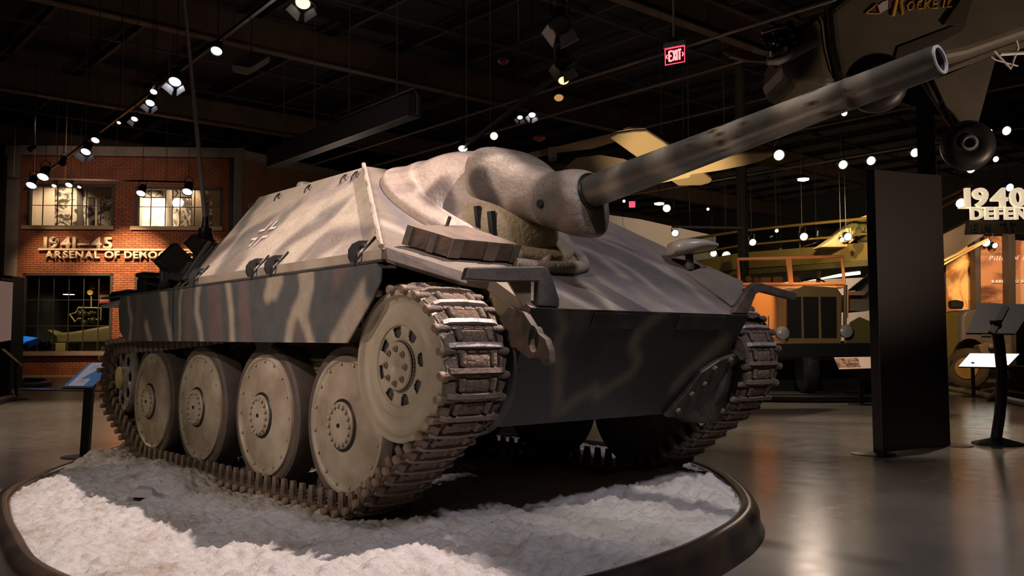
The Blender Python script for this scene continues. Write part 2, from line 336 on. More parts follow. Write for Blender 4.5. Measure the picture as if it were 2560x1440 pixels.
# --- upper side plates
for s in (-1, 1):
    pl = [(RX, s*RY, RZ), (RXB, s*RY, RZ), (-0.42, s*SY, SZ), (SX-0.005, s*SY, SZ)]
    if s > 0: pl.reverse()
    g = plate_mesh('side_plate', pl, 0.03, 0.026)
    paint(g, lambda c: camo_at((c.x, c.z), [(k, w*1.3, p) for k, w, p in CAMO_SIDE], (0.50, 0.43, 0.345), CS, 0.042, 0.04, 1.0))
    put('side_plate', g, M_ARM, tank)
    # engine deck flank behind the side plate, toed inward
    q = [V(RXB+.01, s*(RY-.02), RZ-.02), V(-1.95, s*.60, 1.33), V(-2.1, s*.90, 1.19), V(-.44, s*(SY-.03), SZ-.02)]
    MB().add(q+[p+V(0, -s*.02, -.01) for p in q], [(0, 1, 2), (0, 2, 3), (4, 6, 5), (4, 7, 6), (0, 1, 5, 4), (1, 2, 6, 5), (2, 3, 7, 6), (3, 0, 4, 7)]).build('rear_side_plate', M_TAN, tank)
    MB().box((.70, s*1.3, 1.224), (2.24, .012, .052)).build('sill_strip', mat('sill_paint', (.36, .30, .235), .6, var=.4, vscale=4), tank)
    # fender shelf and the underside of the sponson
    MB().prism([(SX-0.02, s*0.86, 1.19), (-2.25, s*0.86, 1.19), (-2.25, s*1.315, 1.19), (1.83, s*1.315, 1.19)], (0, 0, 0.012)).build('fender', M_HULL, tank)
# roof, engine deck, tail
MB().prism([(RX, -RY, RZ-.02), (RXB, -RY, RZ-.02), (RXB, RY, RZ-.02), (RX, RY, RZ-.02)], (0, 0, .02)).build('roof_plate', M_TAN, tank)
MB().prism([(RXB, -RY, RZ-.02), (-1.95, -.62, 1.34), (-1.95, .62, 1.34), (RXB, RY, RZ-.02)], (0, 0, .02)).build('engine_deck', M_TAN, tank)
MB().prism([(-1.95, -.62, 1.36), (-2.3, -.6, .62), (-2.3, .6, .62), (-1.95, .62, 1.36)], (.03, 0, 0)).build('tail_plate', M_TAN, tank)
MB().lathe([(.05, 0), (.055, .03), (.055, .05), (.045, .065), (.001, .07)], (-.25, -.60, RZ), 'z', 16).build('roof_periscope', mat('periscope_grey', (.30, .29, .28), .4), tank, smooth=40)
# lower tub
tub = MB()
for s in (-1, 1):
    tub.prism([(NX-.03, s*NY, NZ-.02), (BX, s*BY, BZ), (-2.25, s*BY, .48), (-2.3, s*.83, 1.2), (1.85, s*.86, 1.2)], (0, -s*.03, 0))
tub.quad((BX-.02, -BY, BZ), (BX-.02, BY, BZ), (-2.25, BY, .48), (-2.25, -BY, .48))
tub.build('lower_hull', M_TAN, tank)
# weld bead on the front edge of the side plate
wb = MB(); a, b_ = V(RX, -RY, RZ), V(SX, -SY, SZ)
wb.tube([a.lerp(b_, i/40)+V(-.015+.006*noise.noise(V(i*.9, 0, 0)), -.012, .012+.006*noise.noise(V(i*.7, 3, 0))) for i in range(41)], .014, 6)
wb.build('weld_bead', mat('weld', (.40, .33, .27), .6, bump=.6, bscale=120), tank, smooth=60)
# air-brushed cross
cr = MB(); cc = V(.133, -1.0765, 1.5005); ex = V(1, 0, 0); es = V(0, .6709, .7416)
def cp(a, b, n=.004): return cc+ex*a+es*b+SN*n
for sx in (-1, 1):
    for ss in (-1, 1):
        i, o_, t = .029, .112, .019
        cr.add([cp(sx*i, ss*i), cp(sx*o_, ss*i), cp(sx*o_, ss*(i+t)), cp(sx*(i+t), ss*(i+t)), cp(sx*(i+t), ss*o_), cp(sx*i, ss*o_)], [(0, 1, 2, 3), (0, 3, 4, 5)])
cr.build('cross_marking', M_WHITE, tank)
# wire loops along the roof edge
for x in (.76, .634, .193, -.224, -.62):
    z = 1.792; y = -1.303+(z-1.2483)*.555/.6152
    p = V(x, y, z); e = es
    MB().tube([p-ex*.026-e*.02, p-ex*.02+SN*.012, p-ex*.008+e*.03+SN*.016, p+ex*.012+e*.034+SN*.016, p+ex*.018+SN*.012, p+ex*.030-e*.004], .0042, 6).build('wire_loop', M_BLACK, tank, smooth=60)
# skirt hangers: dark leaf plate, lug and rod
for x in (1.60, .72, .485, -.36):
    y = -1.31; z = 1.25
    p = V(x, y, z)
    leaf = [(-1.300, 1.205), (-1.338, 1.200), (-1.352, 1.225), (-1.350, 1.262), (-1.330, 1.290), (-1.295, 1.308), (-1.245, 1.312), (-1.235, 1.30)]
    lf = MB().prism([(x, q, r) for q, r in leaf], (.010, 0, 0)).build('skirt_hanger', M_BLACK, tank)
    MB().cyl((x+.008, -1.275, 1.283), (x+.03, -1.275, 1.283), .014, n=10).build('lug', M_DARK, lf)
    MB().cyl((x+.028, -1.275, 1.283), (x+.038, -1.275, 1.283), .007, n=8).build('pin', mat('bare_steel', (.45, .42, .4), .35, metal=.8), lf)
    MB().bar((x+.045, -1.335, 1.205), (x+.07, -1.245, 1.325), .007, .010).build('rod', M_BLACK, lf)
# skirts
for s in (-1, 1):
    y = s*1.31
    for poly in ([(-.705, 1.197), (-.700, .846), (1.53, .823), (1.745, 1.02), (1.815, 1.10), (1.825, 1.165), (1.775, 1.20)],
                 [(-1.72, 1.203), (-1.81, 1.19), (-1.835, 1.08), (-1.80, .93), (-1.66, .855), (-.728, .846), (-.732, 1.198)]):
        pp = [(a, y, b) for a, b in poly]
        # outward normal must face away from the hull
        if s < 0: pp = pp if (Vector(pp[1])-Vector(pp[0])).cross(Vector(pp[2])-Vector(pp[0])).y < 0 else pp[::-1]
        else: pp = pp if (Vector(pp[1])-Vector(pp[0])).cross(Vector(pp[2])-Vector(pp[0])).y > 0 else pp[::-1]
        g = plate_mesh('side_skirt', pp, .008, .02)
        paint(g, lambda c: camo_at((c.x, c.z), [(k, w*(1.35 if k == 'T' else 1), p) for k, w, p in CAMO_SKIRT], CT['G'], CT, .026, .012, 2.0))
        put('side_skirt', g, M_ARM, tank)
# front corner return of the skirt
MB().prism([(1.775, -1.31, 1.20), (1.825, -1.31, 1.165), (1.86, -1.25, 1.165), (1.81, -1.24, 1.20)], (0, 0, -.004)).build('skirt_return', M_HULL, tank)
# glacis lower lip strips (plate edge seen below the sponson corner)
for s in (-1, 1):
    MB().prism([gpt(SX, s*SY, .004), gpt(LX+.01, s*(LY-.01), .004), gpt(LX+.01, s*(LY-.01), .004)+V(.012, 0, -.05), gpt(SX, s*SY, .004)+V(.01, s*-.003, -.055)], (.006, 0, .003)).build('glacis_edge', mat('edge_steel', (.24, .20, .175), .45, metal=.3, var=.3, vscale=20), tank)
# mudguard brackets: foot on the nose, upright and outward bar
for s in (-1, 1):
    b = MB(); x = 2.285
    if s < 0:
        o = [(-1.215, 1.085), (-1.195, 1.138), (-.765, 1.166), (-.73, 1.155), (-.70, 1.10), (-.665, 1.02), (-.665, .985), (-.80, .985), (-.795, 1.095), (-1.0, 1.085)]
    else:
        o = [(.67, .985), (.82, .985), (.90, 1.10), (.955, 1.115), (1.32, 1.075), (1.325, 1.12), (.965, 1.165), (.90, 1.165), (.845, 1.14)]
    b.prism([(x, p, q) for p, q in o], (.035, 0, 0)).build('mudguard_bracket', M_RUST if s > 0 else M_HULL, tank, bevel=.006)
MB().prism([(2.262, -.80, 1.10), (2.262, -.935, 1.092), (2.262, -.845, .985), (2.262, -.80, .985)], (.012, 0, 0)).build('bracket_web', M_TAN, tank)
# far front mudguard remnant
MB().prism([gpt(1.86, .85, .002), gpt(2.24, .765, .002), gpt(2.2, .9, .035), gpt(1.99, 1.22, .035), gpt(1.8, 1.12, .03)], GN*.01).build('mudguard_plate', mat('plate_grey', (.20, .18, .15), .5, var=.2), tank)
# welded repair straps on the bow
for (ya, yb) in ((-.42, -.10), (.22, .62)):
    a = V(NX-.004, ya, NZ-.01); b_ = V(NX-.04, ya, NZ-.085); c = V(NX-.04, yb, NZ-.085); d = V(NX-.004, yb, NZ-.01)
    MB().prism([a, b_, c, d], V(.005, 0, -.003)).build('bow_strap', mat('strap', (.034, .029, .026), .5, var=.6, vscale=14), tank, bevel=.003)
# tow hooks
def ring_plate(name, outer, hole, axis_d, m, parent):
    bm = bmesh.new(); eds = []
    for lp in (outer, hole):
        vs = [bm.verts.new(p) for p in lp]; eds += [bm.edges.new((vs[i], vs[(i+1) % len(vs)])) for i in range(len(vs))]
    bmesh.ops.triangle_fill(bm, edges=eds, use_beauty=True)
    r = bmesh.ops.extrude_face_region(bm, geom=bm.faces[:])
    for e in r['geom']:
        if isinstance(e, bmesh.types.BMVert): e.co += Vector(axis_d)
    bmesh.ops.recalc_face_normals(bm, faces=bm.faces)
    me = bpy.data.meshes.new(name); bm.to_mesh(me); bm.free()
    return put(name, me, m, parent)
for s in (-1, 1):
    yy = s*.87
    outer = [(2.20, .985), (2.30, .955), (2.35, .90), (2.385, .867), (2.44, .835), (2.462, .79), (2.470, .735), (2.43, .722), (2.41, .745), (2.375, .765), (2.33, .752), (2.24, .80), (2.12, .80), (2.10, .9)]
    hole = [(2.365+.034*math.cos(t), .835+.058*math.sin(t)) for t in [2*PI*i/14 for i in range(14)]]
    dx = 0 if s < 0 else -.18
    ring_plate('tow_hook', [(a+dx, yy, b) for a, b in outer], [(a+dx, yy, b) for a, b in hole], (0, -s*.035, 0), M_RUST, tank)
# final drive housings
for s in (-1, 1):
    h = MB(); h.lathe([(.05, 0), (.30, 0), (.325, .02), (.325, .07), (.27, .10), (.24, .14)], (1.876 if s < 0 else 1.85, s*.80, .70), 'y', 36)
    if s < 0:
        h = MB(); h.lathe([(.05, 0), (.30, 0), (.325, -.02), (.325, -.07), (.27, -.10), (.24, -.14)], (1.876, -.80, .70), 'y', 36)
    hd = h.build('final_drive_housing', M_HULL, tank, smooth=35)
BN = V(BZ-NZ, 0, NX-BX).normalized()*-1; BN = BN if BN.x > 0 else -BN
def bow(u, v, off=0.0): return hit(u, v, BN, (NX, 0, NZ))+BN*off
M_FLG = mat('flange_paint', (.075, .06, .04), .5, var=.5, vscale=10, col2=(.03, .028, .026), bump=.4)
MB().prism([bow(u, v, .0) for u, v in ((1655, 1036), (1700, 985), (1745, 925), (1790, 895), (1835, 880), (1850, 890), (1815, 915), (1790, 950), (1775, 985), (1745, 1010), (1705, 1036))], BN*.03).build('drive_flange', M_FLG, tank, bevel=.006)
for u, v in ((1776, 914), (1750, 953), (1718, 978), (1684, 1019), (1815, 893)):
    MB().cyl(bow(u, v, .025), bow(u, v, .05), .02, .017, n=8).build('flange_bolt', M_RUST, tank)
dmc = V(1.93, .90, .64)
dm_r = [[dmc+V(h, r*math.cos(2*PI*k/32), r*math.sin(2*PI*k/32)) for k in range(32)] for r, h in ((.30, -.1), (.30, .06), (.285, .10), (.20, .14), (.10, .16), (.01, .165))]
dmo = MB().loft(dm_r).build('final_drive_cover', M_FLG, tank, smooth=40)
MB().cyl(dmc+V(.15, -.03, -.02), dmc+V(.21, -.04, -.025), .042, .036, n=14).build('drive_cap', M_RUST, dmo, smooth=40)
for k in range(10):
    t = 2*PI*k/10; q = dmc+V(.09, .262*math.cos(t), .262*math.sin(t)); MB().cyl(q, q+V(.022, 0, 0), .014, n=6).build('cover_bolt', M_RUST, dmo)
MB().tube([(2.02, .72, .88), (2.08, .76, .83), (2.16, .80, .78)], .018, 8).build('tow_pin', M_RUST, tank, smooth=50)

# --- gun: barrel, cast mantlet hood, fixed casting
GB, GM = V(2.197, -.36, 1.557), V(3.932, -.36, 1.805)
GD = (GM-GB).normalized()
def camo3(c, base, dark, brown, sc=3.0, seed=0, th=.08):
    n1 = noise.noise(V(c.x*sc+seed, c.y*sc*1.0, c.z*sc)); n2 = noise.noise(V(c.x*sc+seed+20, c.y*sc, c.z*sc+7))
    k = Vector(base)
    t = max(0, min(1, (n1-th)/.14)); k = k.lerp(Vector(dark), t*t*(3-2*t))
    t = max(0, min(1, (n2-th-.06)/.14)); k = k.lerp(Vector(brown), t*t*(3-2*t))
    return k
def axis_lathe(prof, n=48):
    a = GD; b = V(0, 1, 0); c = a.cross(b); L = (GM-GB).length
    return [[GB+a*(t*L)+b*(r*math.cos(2*PI*k/n))+c*(r*math.sin(2*PI*k/n)) for k in range(n)] for t, r in prof]
prof = [(-.12, .082), (0, .082)]+[(i/36*.80, .082-.022*i/36*.80/.8) for i in range(1, 37)]+[(.802, .0615), (.815, .0615), (.817, .0595)]+[(.82+.18*i/10, .0592-.0035*i/10) for i in range(1, 10)]+[(.997, .0555), (1.0, .053), (1.0, .047), (.994, .0455), (.994, .041), (.85, .0385)]
g = MB().loft(axis_lathe(prof), caps=False).mesh('gun_barrel', 40)
DKB = [(.32, .09), (.52, .07), (.64, .10), (.86, .09)]
def barrel_col(c):
    t = (c-GB).dot(GD)/(GM-GB).length; base = V(.40, .35, .28)
    nn = noise.noise(V(c.x*4, c.y*9, c.z*9))*.05
    for ct, hw in ((.06, .06), (.22, .05), (.40, .06), (.59, .055), (.80, .03), (.97, .12)):
        q = (hw+.02-abs(t+nn-ct))/.04
        if q > 0: q = min(1, q); base = base.lerp(V(.085, .078, .072), q*.85)
    rr = noise.noise(V(c.x*30, c.y*40, c.z*40))
    if .70 < t < .90 and rr > .38: base = V(.10, .04, .02)
    if .40 < t < .56 and rr > .36: base = V(.11, .045, .022)
    return base
paint(g, barrel_col)
M_BAR = paint_mat('barrel_paint', 0.30, 0.12, 110, 0.15, 0.6)
M_BAR.node_tree.nodes['Principled BSDF'].inputs['Metallic'].default_value = 0.35
bar = put('gun_barrel', g, M_BAR, tank)
a = GD; L = (GM-GB).length
rg = MB().loft(axis_lathe([(.9985, .0535), (1.003, .053), (1.003, .043), (.9985, .0425)], 40), loop=True).build('muzzle_ring', mat('polished_steel', (.85, .82, .86), .4, metal=.25), bar, smooth=50)
MB().loft(axis_lathe([(.90, .0405), (.905, .0405)], 32)).build('bore', mat('bore_black', (.004, .004, .004), .9), bar)
# hood ("pig's head" shaped cast cover): lofted rounded sections along x
def rsec(x, zb, zt, yl, yr, e=3.0, n=40, lean=0.0):
    cy, cz, hy, hz = (yl+yr)/2, (zb+zt)/2, (yr-yl)/2, (zt-zb)/2
    out = []
    for k in range(n):
        t = 2*PI*k/n; ct, st = math.cos(t), math.sin(t)
        yy = hy*math.copysign(abs(ct)**(2/e), ct); zz = hz*math.copysign(abs(st)**(2/e), st)
        out.append(V(x+lean*zz, cy+yy, cz+zz))
    return out
secs = [(1.505, 1.66, 1.82, -.50, -.22, 2.0, .0), (1.515, 1.59, 1.865, -.575, -.145, 2.4, .0), (1.535, 1.545, 1.885, -.605, -.115, 2.7, .0), (1.58, 1.525, 1.888, -.617, -.10, 2.9, 0),
        (1.66, 1.505, 1.865, -.615, -.10, 2.9, 0), (1.74, 1.485, 1.822, -.60, -.115, 2.8, 0), (1.82, 1.46, 1.768, -.575, -.14, 2.7, 0), (1.90, 1.435, 1.722, -.545, -.17, 2.6, 0),
        (1.98, 1.405, 1.697, -.52, -.19, 2.6, 0), (2.06, 1.375, 1.69, -.508, -.21, 2.6, 0), (2.13, 1.352, 1.688, -.503, -.216, 2.6, 0), (2.19, 1.338, 1.680, -.50, -.22, 2.6, -.06), (2.225, 1.338, 1.668, -.49, -.23, 2.5, -.12), (2.24, 1.352, 1.655, -.475, -.245, 2.4, -.14)]
def cr_interp(rows, per):
    out = []; n = len(rows)
    for i in range(n-1):
        p = [rows[max(i-1, 0)], rows[i], rows[i+1], rows[min(i+2, n-1)]]
        for k in range(per):
            t = k/per
            out.append(tuple(.5*(2*b+(c-a)*t+(2*a-5*b+4*c-d)*t*t+(3*b-a-3*c+d)*t**3) for a, b, c, d in zip(*p)))
    out.append(rows[-1]); return out
hd = MB().loft([rsec(x, zb, zt, yl, yr, e, 110, ln) for x, zb, zt, yl, yr, e, ln in cr_interp(secs, 4)]).mesh('gun_hood', 60)
HB, HD_, HBR = (.40, .335, .27), (.06, .05, .047), (.12, .085, .075); HG_ = (.085, .08, .066)
def hood_col(c):
    k = Vector((.34, .285, .235))
    for (px, pz, r, col, aa) in ((1.66, 1.67, .075, HD_, .95), (1.68, 1.60, .085, HD_, .95), (1.72, 1.56, .06, HD_, .9), (1.66, 1.875, .10, HD_, .75), (1.80, 1.79, .05, HD_, .5), (2.06, 1.60, .10, HG_, .8), (2.08, 1.48, .10, HG_, .85), (2.05, 1.42, .07, HG_, .8), (1.92, 1.52, .06, HBR, .5), (2.2, 1.42, .09, HBR, .75), (1.88, 1.48, .05, HD_, .5)):
        d = math.hypot(c.x-px, (c.z-pz)); t = max(0, min(1, (r+.025-d+.035*noise.noise(c*7))/.05)); k = k.lerp(Vector(col), t*t*(3-2*t)*aa)
    return k
paint(hd, hood_col)
hood = put('gun_hood', hd, M_CAST, tank)
MB().cyl((2.03, -.522, 1.512), (2.03, -.50, 1.512), .021, n=16).build('sight_hole', mat('hole_black', (.006, .006, .006), .9), hood)
MB().box((1.50, -.36, 1.893), (.07, .085, .02)).build('top_lug', M_TAN, hood, bevel=.004)
cl = MB(); cl.loft(axis_lathe([(.010, .083), (.010, .094), (.026, .095), (.029, .091), (.029, .0835), (.010, .083)], 40), caps=False).build('barrel_gap_shade', M_BLACK, hood, smooth=40)  # black ring drawn as the shade in the gap round the barrel
# fixed casting: flange on the glacis blending into a round pot
def ell(c, ax, ay, ra, rb, n=56, e=2.0):
    out = []
    for k in range(n):
        t = 2*PI*k/n; ct, st = math.cos(t), math.sin(t)
        out.append(Vector(c)+ax*(ra*math.copysign(abs(ct)**(2/e), ct))+ay*(rb*math.copysign(abs(st)**(2/e), st)))
    return out
GU = V(-math.cos(math.radians(30)), 0, .5)      # up the glacis
Yv = V(0, 1, 0)
def mixdir(t):
    n = (GN*(1-t)+V(.985, 0, .13)*t).normalized(); u = Yv.cross(n)*-1
    if u.z < 0: u = -u
    return n, u
rings = []
spec = [(gpt(1.33, -.36, -.02), 0, .645, .535), (gpt(1.33, -.36, .035), 0, .64, .53), (gpt(1.33, -.36, .055), 0, .61, .50), (gpt(1.335, -.36, .075), .03, .555, .455), (gpt(1.345, -.36, .10), .1, .505, .42),
        (V(1.395, -.36, 1.600), .22, .475, .395), (V(1.43, -.36, 1.59), .42, .43, .36), (V(1.465, -.36, 1.565), .62, .40, .325), (V(1.51, -.36, 1.52), .85, .385, .285), (V(1.57, -.36, 1.475), 1.0, .345, .262), (V(1.65, -.36, 1.45), 1, .305, .255), (V(1.73, -.36, 1.445), 1, .26, .235), (V(1.80, -.36, 1.45), 1, .19, .19), (V(1.845, -.36, 1.46), 1, .10, .11), (V(1.85, -.36, 1.46), 1, .02, .02)]
for cx_, cy_, cz_, t, ra, rb in cr_interp([(*c, t, ra, rb) for c, t, ra, rb in spec], 4):
    n_, u_ = mixdir(t); rings.append(ell(V(cx_, cy_, cz_), u_, Yv, ra, rb, 120))
fc = MB().loft(rings).mesh('gun_casting', 70)
def cast_col(c):
    k = Vector((.40, .325, .27))
    if c.x > 1.54 and abs(c.y+.36) < .30 and c.z < 1.56: k = Vector((.33, .27, .17))
    for px, py, pz, r, col, aa in ((1.42, -.70, 1.57, .12, (.075, .056, .05), .85), (1.46, -.68, 1.70, .07, (.10, .075, .068), .7), (1.30, -.80, 1.66, .07, (.24, .185, .165), .7), (1.05, -.62, 1.83, .12, (.27, .215, .19), .6), (1.62, -.88, 1.42, .07, (.20, .165, .14), .7), (1.15, -.45, 1.90, .1, (.30, .245, .21), .6), (.9, -.6, 1.87, .08, (.28, .22, .19), .6), (1.7, -.78, 1.34, .06, (.17, .14, .13), .6)):
        d = (c-V(px, py, pz)).length; t = max(0, min(1, (r+.03-d+.05*noise.noise(c*6))/.06)); k = k.lerp(Vector(col), t*t*(3-2*t)*aa)
    return k
paint(fc, cast_col)
cast = put('gun_casting', fc, M_CAST, tank)
# black bars on the ball below the hood
for xx in (1.665, 1.75):
    p = V(xx, -.607 if xx < 1.7 else -.588, 1.41); MB().box(p, (.024 if xx < 1.7 else .034, .03, .25 if xx < 1.7 else .18), Matrix.Rotation(.14, 3, 'X')).build('black_bar', M_BLACK, cast)
# recess below the pot
MB().prism([gpt(1.86, -.62, .01), gpt(1.93, -.45, .01), gpt(1.78, -.08, .01), gpt(1.60, -.02, .01), gpt(1.62, -.5, .01)], GN*.012).build('gun_slot', M_BLACK, tank)
# triangular cast frame to the left of the gun
fr = MB()
T_, R_, B_, A_, Lf = gpt(1.52, .09, .02), gpt(1.84, -.03, .02), gpt(1.945, -.21, .02), gpt(1.955, -.47, .02), gpt(1.90, -.36, .02)
fr.tube([T_, T_.lerp(R_, .5)+V(0, .012, 0), R_, gpt(1.905, -.09, .02), B_, B_.lerp(A_, .5), A_, gpt(1.93, -.60, .02)], [.022, .026, .03, .034, .038, .038, .036, .03], 10)
fr.tube([T_, gpt(1.66, -.07, .03), gpt(1.79, -.22, .03), gpt(1.93, -.40, .02)], [.022, .026, .028, .03], 10)
g = fr.mesh('cast_frame', 70); paint(g, lambda c: V(.36, .30, .24)); put('cast_frame', g, M_CAST, tank)
MB().prism([T_-GN*.02, R_-GN*.02, B_-GN*.02, Lf-GN*.02], GN*.012).build('frame_panel', M_TAN, tank)
# wooden jack block with steel straps
wc = [gpt(1.80, -1.185, .0), gpt(1.902, -1.0, .0), gpt(1.90, -.577, .0), gpt(1.735, -.80, .0)]
M_WOOD = mat('old_wood', (.22, .155, .115), .75, var=.5, vscale=7, col2=(.12, .085, .07), bump=.6, bscale=30)
jb = MB().prism([p+GN*.010 for p in wc], GN*.098).build('jack_block', M_WOOD, tank, bevel=.004)
jb['label'] = 'weathered wooden jack block'
M_STRAP = mat('block_strap', (.22, .19, .15), .5, var=.3, vscale=15)
a, b_, c, d = wc
for t0, t1, p, q in ((.0, .16, b_, c), (.5, .68, b_, c), (.9, 1.01, b_, c), (-.01, .12, a, b_), (.52, .66, a, b_)):
    dd = (q-p); nn_ = dd.cross(GN).normalized()
    if nn_.x < 0: nn_ = -nn_
    MB().prism([p+dd*t0+GN*.010, p+dd*t1+GN*.010, p+dd*t1+GN*.109, p+dd*t0+GN*.109], nn_*.006).build('block_strap', M_STRAP, jb)
MB().cyl(gpt(1.76, -.93, .105), gpt(1.76, -.93, .155), .009, n=8).build('block_stud', M_RUST, jb)

# driver's lamp on the far fender edge: hooded road lamp
lb = gpt(1.80, .96, 0)
lamp = MB(); 
lamp.lathe([(.03, 0), (.035, .02), (.026, .05), (.024, .10)], lb, 'z', 14)
lp = lamp.build('hooded_lamp', M_HULL, tank, smooth=50)
sh = []
for k, (t, wd, zt, zb) in enumerate(((-.13, .05, 1.415, 1.37), (-.12, .09, 1.445, 1.36), (-.07, .115, 1.465, 1.36), (0, .12, 1.47, 1.375), (.07, .115, 1.465, 1.40), (.13, .105, 1.45, 1.405), (.16, .09, 1.44, 1.41))):
    sh.append(rsec(0, zb, zt, -wd, wd, 2.6, 20))
    ax = V(.55, .83, 0).normalized(); sd = V(-.83, .55, 0).normalized()
    sh[-1] = [V(lb.x, lb.y, 0)+ax*t+sd*q.y+V(0, 0, q.z) for q in sh[-1]]
MB().loft(sh).build('lamp_hood', mat('grey_enamel', (.34, .30, .25), .3), lp, smooth=50)

# --- rear: tools, boxes, aerial
MB().box((-1.62, -1.16, 1.26), (.13, .13, .12), Matrix.Rotation(.2, 3, 'Z')).build('tool_box', M_BLACK, tank, bevel=.008)
MB().box((-1.60, -1.18, 1.35), (.16, .12, .03)).build('tool_box_lid', M_BLACK, tank)
jk = MB(); jk.cyl((-1.38, -1.14, 1.20), (-1.38, -1.14, 1.41), .035, .028, 10); jk.cyl((-1.38, -1.14, 1.41), (-1.38, -1.14, 1.47), .017, n=8); jk.cyl((-1.31, -1.14, 1.21), (-1.31, -1.14, 1.39), .02, n=8)
jk.build('jack', M_DARK, tank, smooth=40)
MB().tube([(-1.72, -1.2, 1.24), (-1.55, -1.22, 1.29), (-1.3, -1.2, 1.25), (-1.1, -1.2, 1.27), (-.95, -1.16, 1.33)], .011, 6).build('cable', M_DARK, tank, smooth=60)
MB().box(ony(438, 657, -1.08), (.10, .22, .20), Matrix.Rotation(-.75, 3, 'X')).build('stowage_box', M_BLACK, tank, bevel=.01)
MB().box(ony(489, 612, -.96), (.07, .13, .10), Matrix.Rotation(-.75, 3, 'X')).build('stowage_pad', M_BLACK, tank, bevel=.008)
for k, (x, z0, z1) in enumerate(((-.62, 1.25, 1.50), (-.56, 1.25, 1.46), (-1.0, 1.22, 1.36))):
    MB().bar((x, -1.28, z0), (x-.02, -1.10, z1+.02), .03, .018).build('tool_bar', M_DARK if k else M_HULL, tank)
MB().tube([(-1.15, -1.24, 1.22), (-.95, -1.24, 1.30), (-.8, -1.22, 1.27), (-.66, -1.22, 1.36)], .028, 8).build('tool_roll', M_DARK, tank, smooth=60)
ab = ony(513, 610, -.80)
MB().prism([ab+V(-.09, -.06, -.16), ab+V(.10, -.06, -.16), ab+V(.12, -.06, .0), ab+V(-.11, -.06, .02)], (0, .12, 0)).build('aerial_bracket', M_HULL, tank, bevel=.006)
at_ = MB(); at_.lathe([(.085, 0), (.085, .015), (.062, .03), (.05, .11), (.03, .12), (.022, .20)], ab+V(0, 0, .01), 'z', 14)
aer = at_.build('aerial_mount', M_BLACK, tank, smooth=50)
at2 = ony(455, -60, -.80)
MB().cyl(ab+V(0, 0, .18), at2, .022, .009, 8).build('aerial_rod', mat('aerial_paint', (.24, .21, .20), .4), aer, smooth=60)
MB().prism([(-2.33, -1.30, 1.125), (-1.80, -1.30, 1.15), (-1.80, -.90, 1.15), (-2.33, -.90, 1.125)], (0, 0, .02)).build('rear_mudguard', mat('galvanised', (.30, .30, .33), .4, var=.2), tank)
MB().box((-2.02, -1.1, 1.20), (.40, .34, .10)).build('rear_box', M_BLACK, tank, bevel=.03)

# --- running gear
WX = [1.3, 1.3-.9111, 1.3-.9111-.9533, 1.3-.9111-.9533-.8912]; WZ = .4125
IDL = (-2.154, .5675); SPR = (1.876, .718)
# road wheel (built at the origin, outer face towards -y)
tyre = MB().lathe([(.345, -.03), (.352, -.045), (.395, -.048), (.409, -.036), (.4125, -.02), (.4125, .085), (.405, .10), (.345, .10)], (0, 0, 0), 'y', 56).mesh('tyre', 35)
disc = MB().lathe([(.352, .09), (.352, -.045), (.347, -.058), (.328, -.060), (.318, -.052), (.30, -.050), (.285, -.056), (.18, -.066), (.125, -.070), (.122, -.060), (.02, -.060), (.0005, -.060)], (0, 0, 0), 'y', 56).mesh('road_wheel', 30)
hub = MB().lathe([(.118, -.058), (.118, -.082), (.112, -.088), (.06, -.092), (.0005, -.093)], (0, 0, 0), 'y', 36).mesh('hub_cap', 35)
blt = MB().lathe([(.0125, 0), (.0125, -.012), (.010, -.016), (.0005, -.017)], (0, 0, 0), 'y', 8).mesh('hub_bolt', 40)
rvt = MB().lathe([(.010, 0), (.008, -.006), (.0005, -.009)], (0, 0, 0), 'y', 6).mesh('rim_rivet')
hb_dark = MB().lathe([(.116, -.074), (.130, -.0745), (.133, -.071), (.133, -.064), (.116, -.06)], (0, 0, 0), 'y', 40).mesh('hub_seal')
nut = MB().lathe([(.012, -.092), (.010, -.100), (.0005, -.101)], (0, 0, 0), 'y', 8).mesh('grease_nipple')
def road_wheel(x, s):
    w_ = put('road_wheel', disc, M_WHEEL, tank); w_.location = (x, s*1.127, WZ)
    w_.rotation_euler = (0, random.uniform(0, 6), 0 if s < 0 else PI)
    put('tyre', tyre, M_RUB, w_); put('hub_cap', hub, M_WHEEL, w_)
    if s < 0:
        put('hub_seal', hb_dark, M_BLACK, w_); put('grease_nipple', nut, M_BLACK, w_)
        for k in range(16):
            b = put('hub_bolt', blt, M_WHEEL, w_); t = 2*PI*k/16; b.location = (.098*math.cos(t), -.086, .098*math.sin(t))
            b = put('rim_rivet', rvt, M_WHEEL, w_); t += .12; b.location = (.310*math.cos(t), -.054, .310*math.sin(t))
for s in (-1, 1):
    for x in WX: road_wheel(x, s)
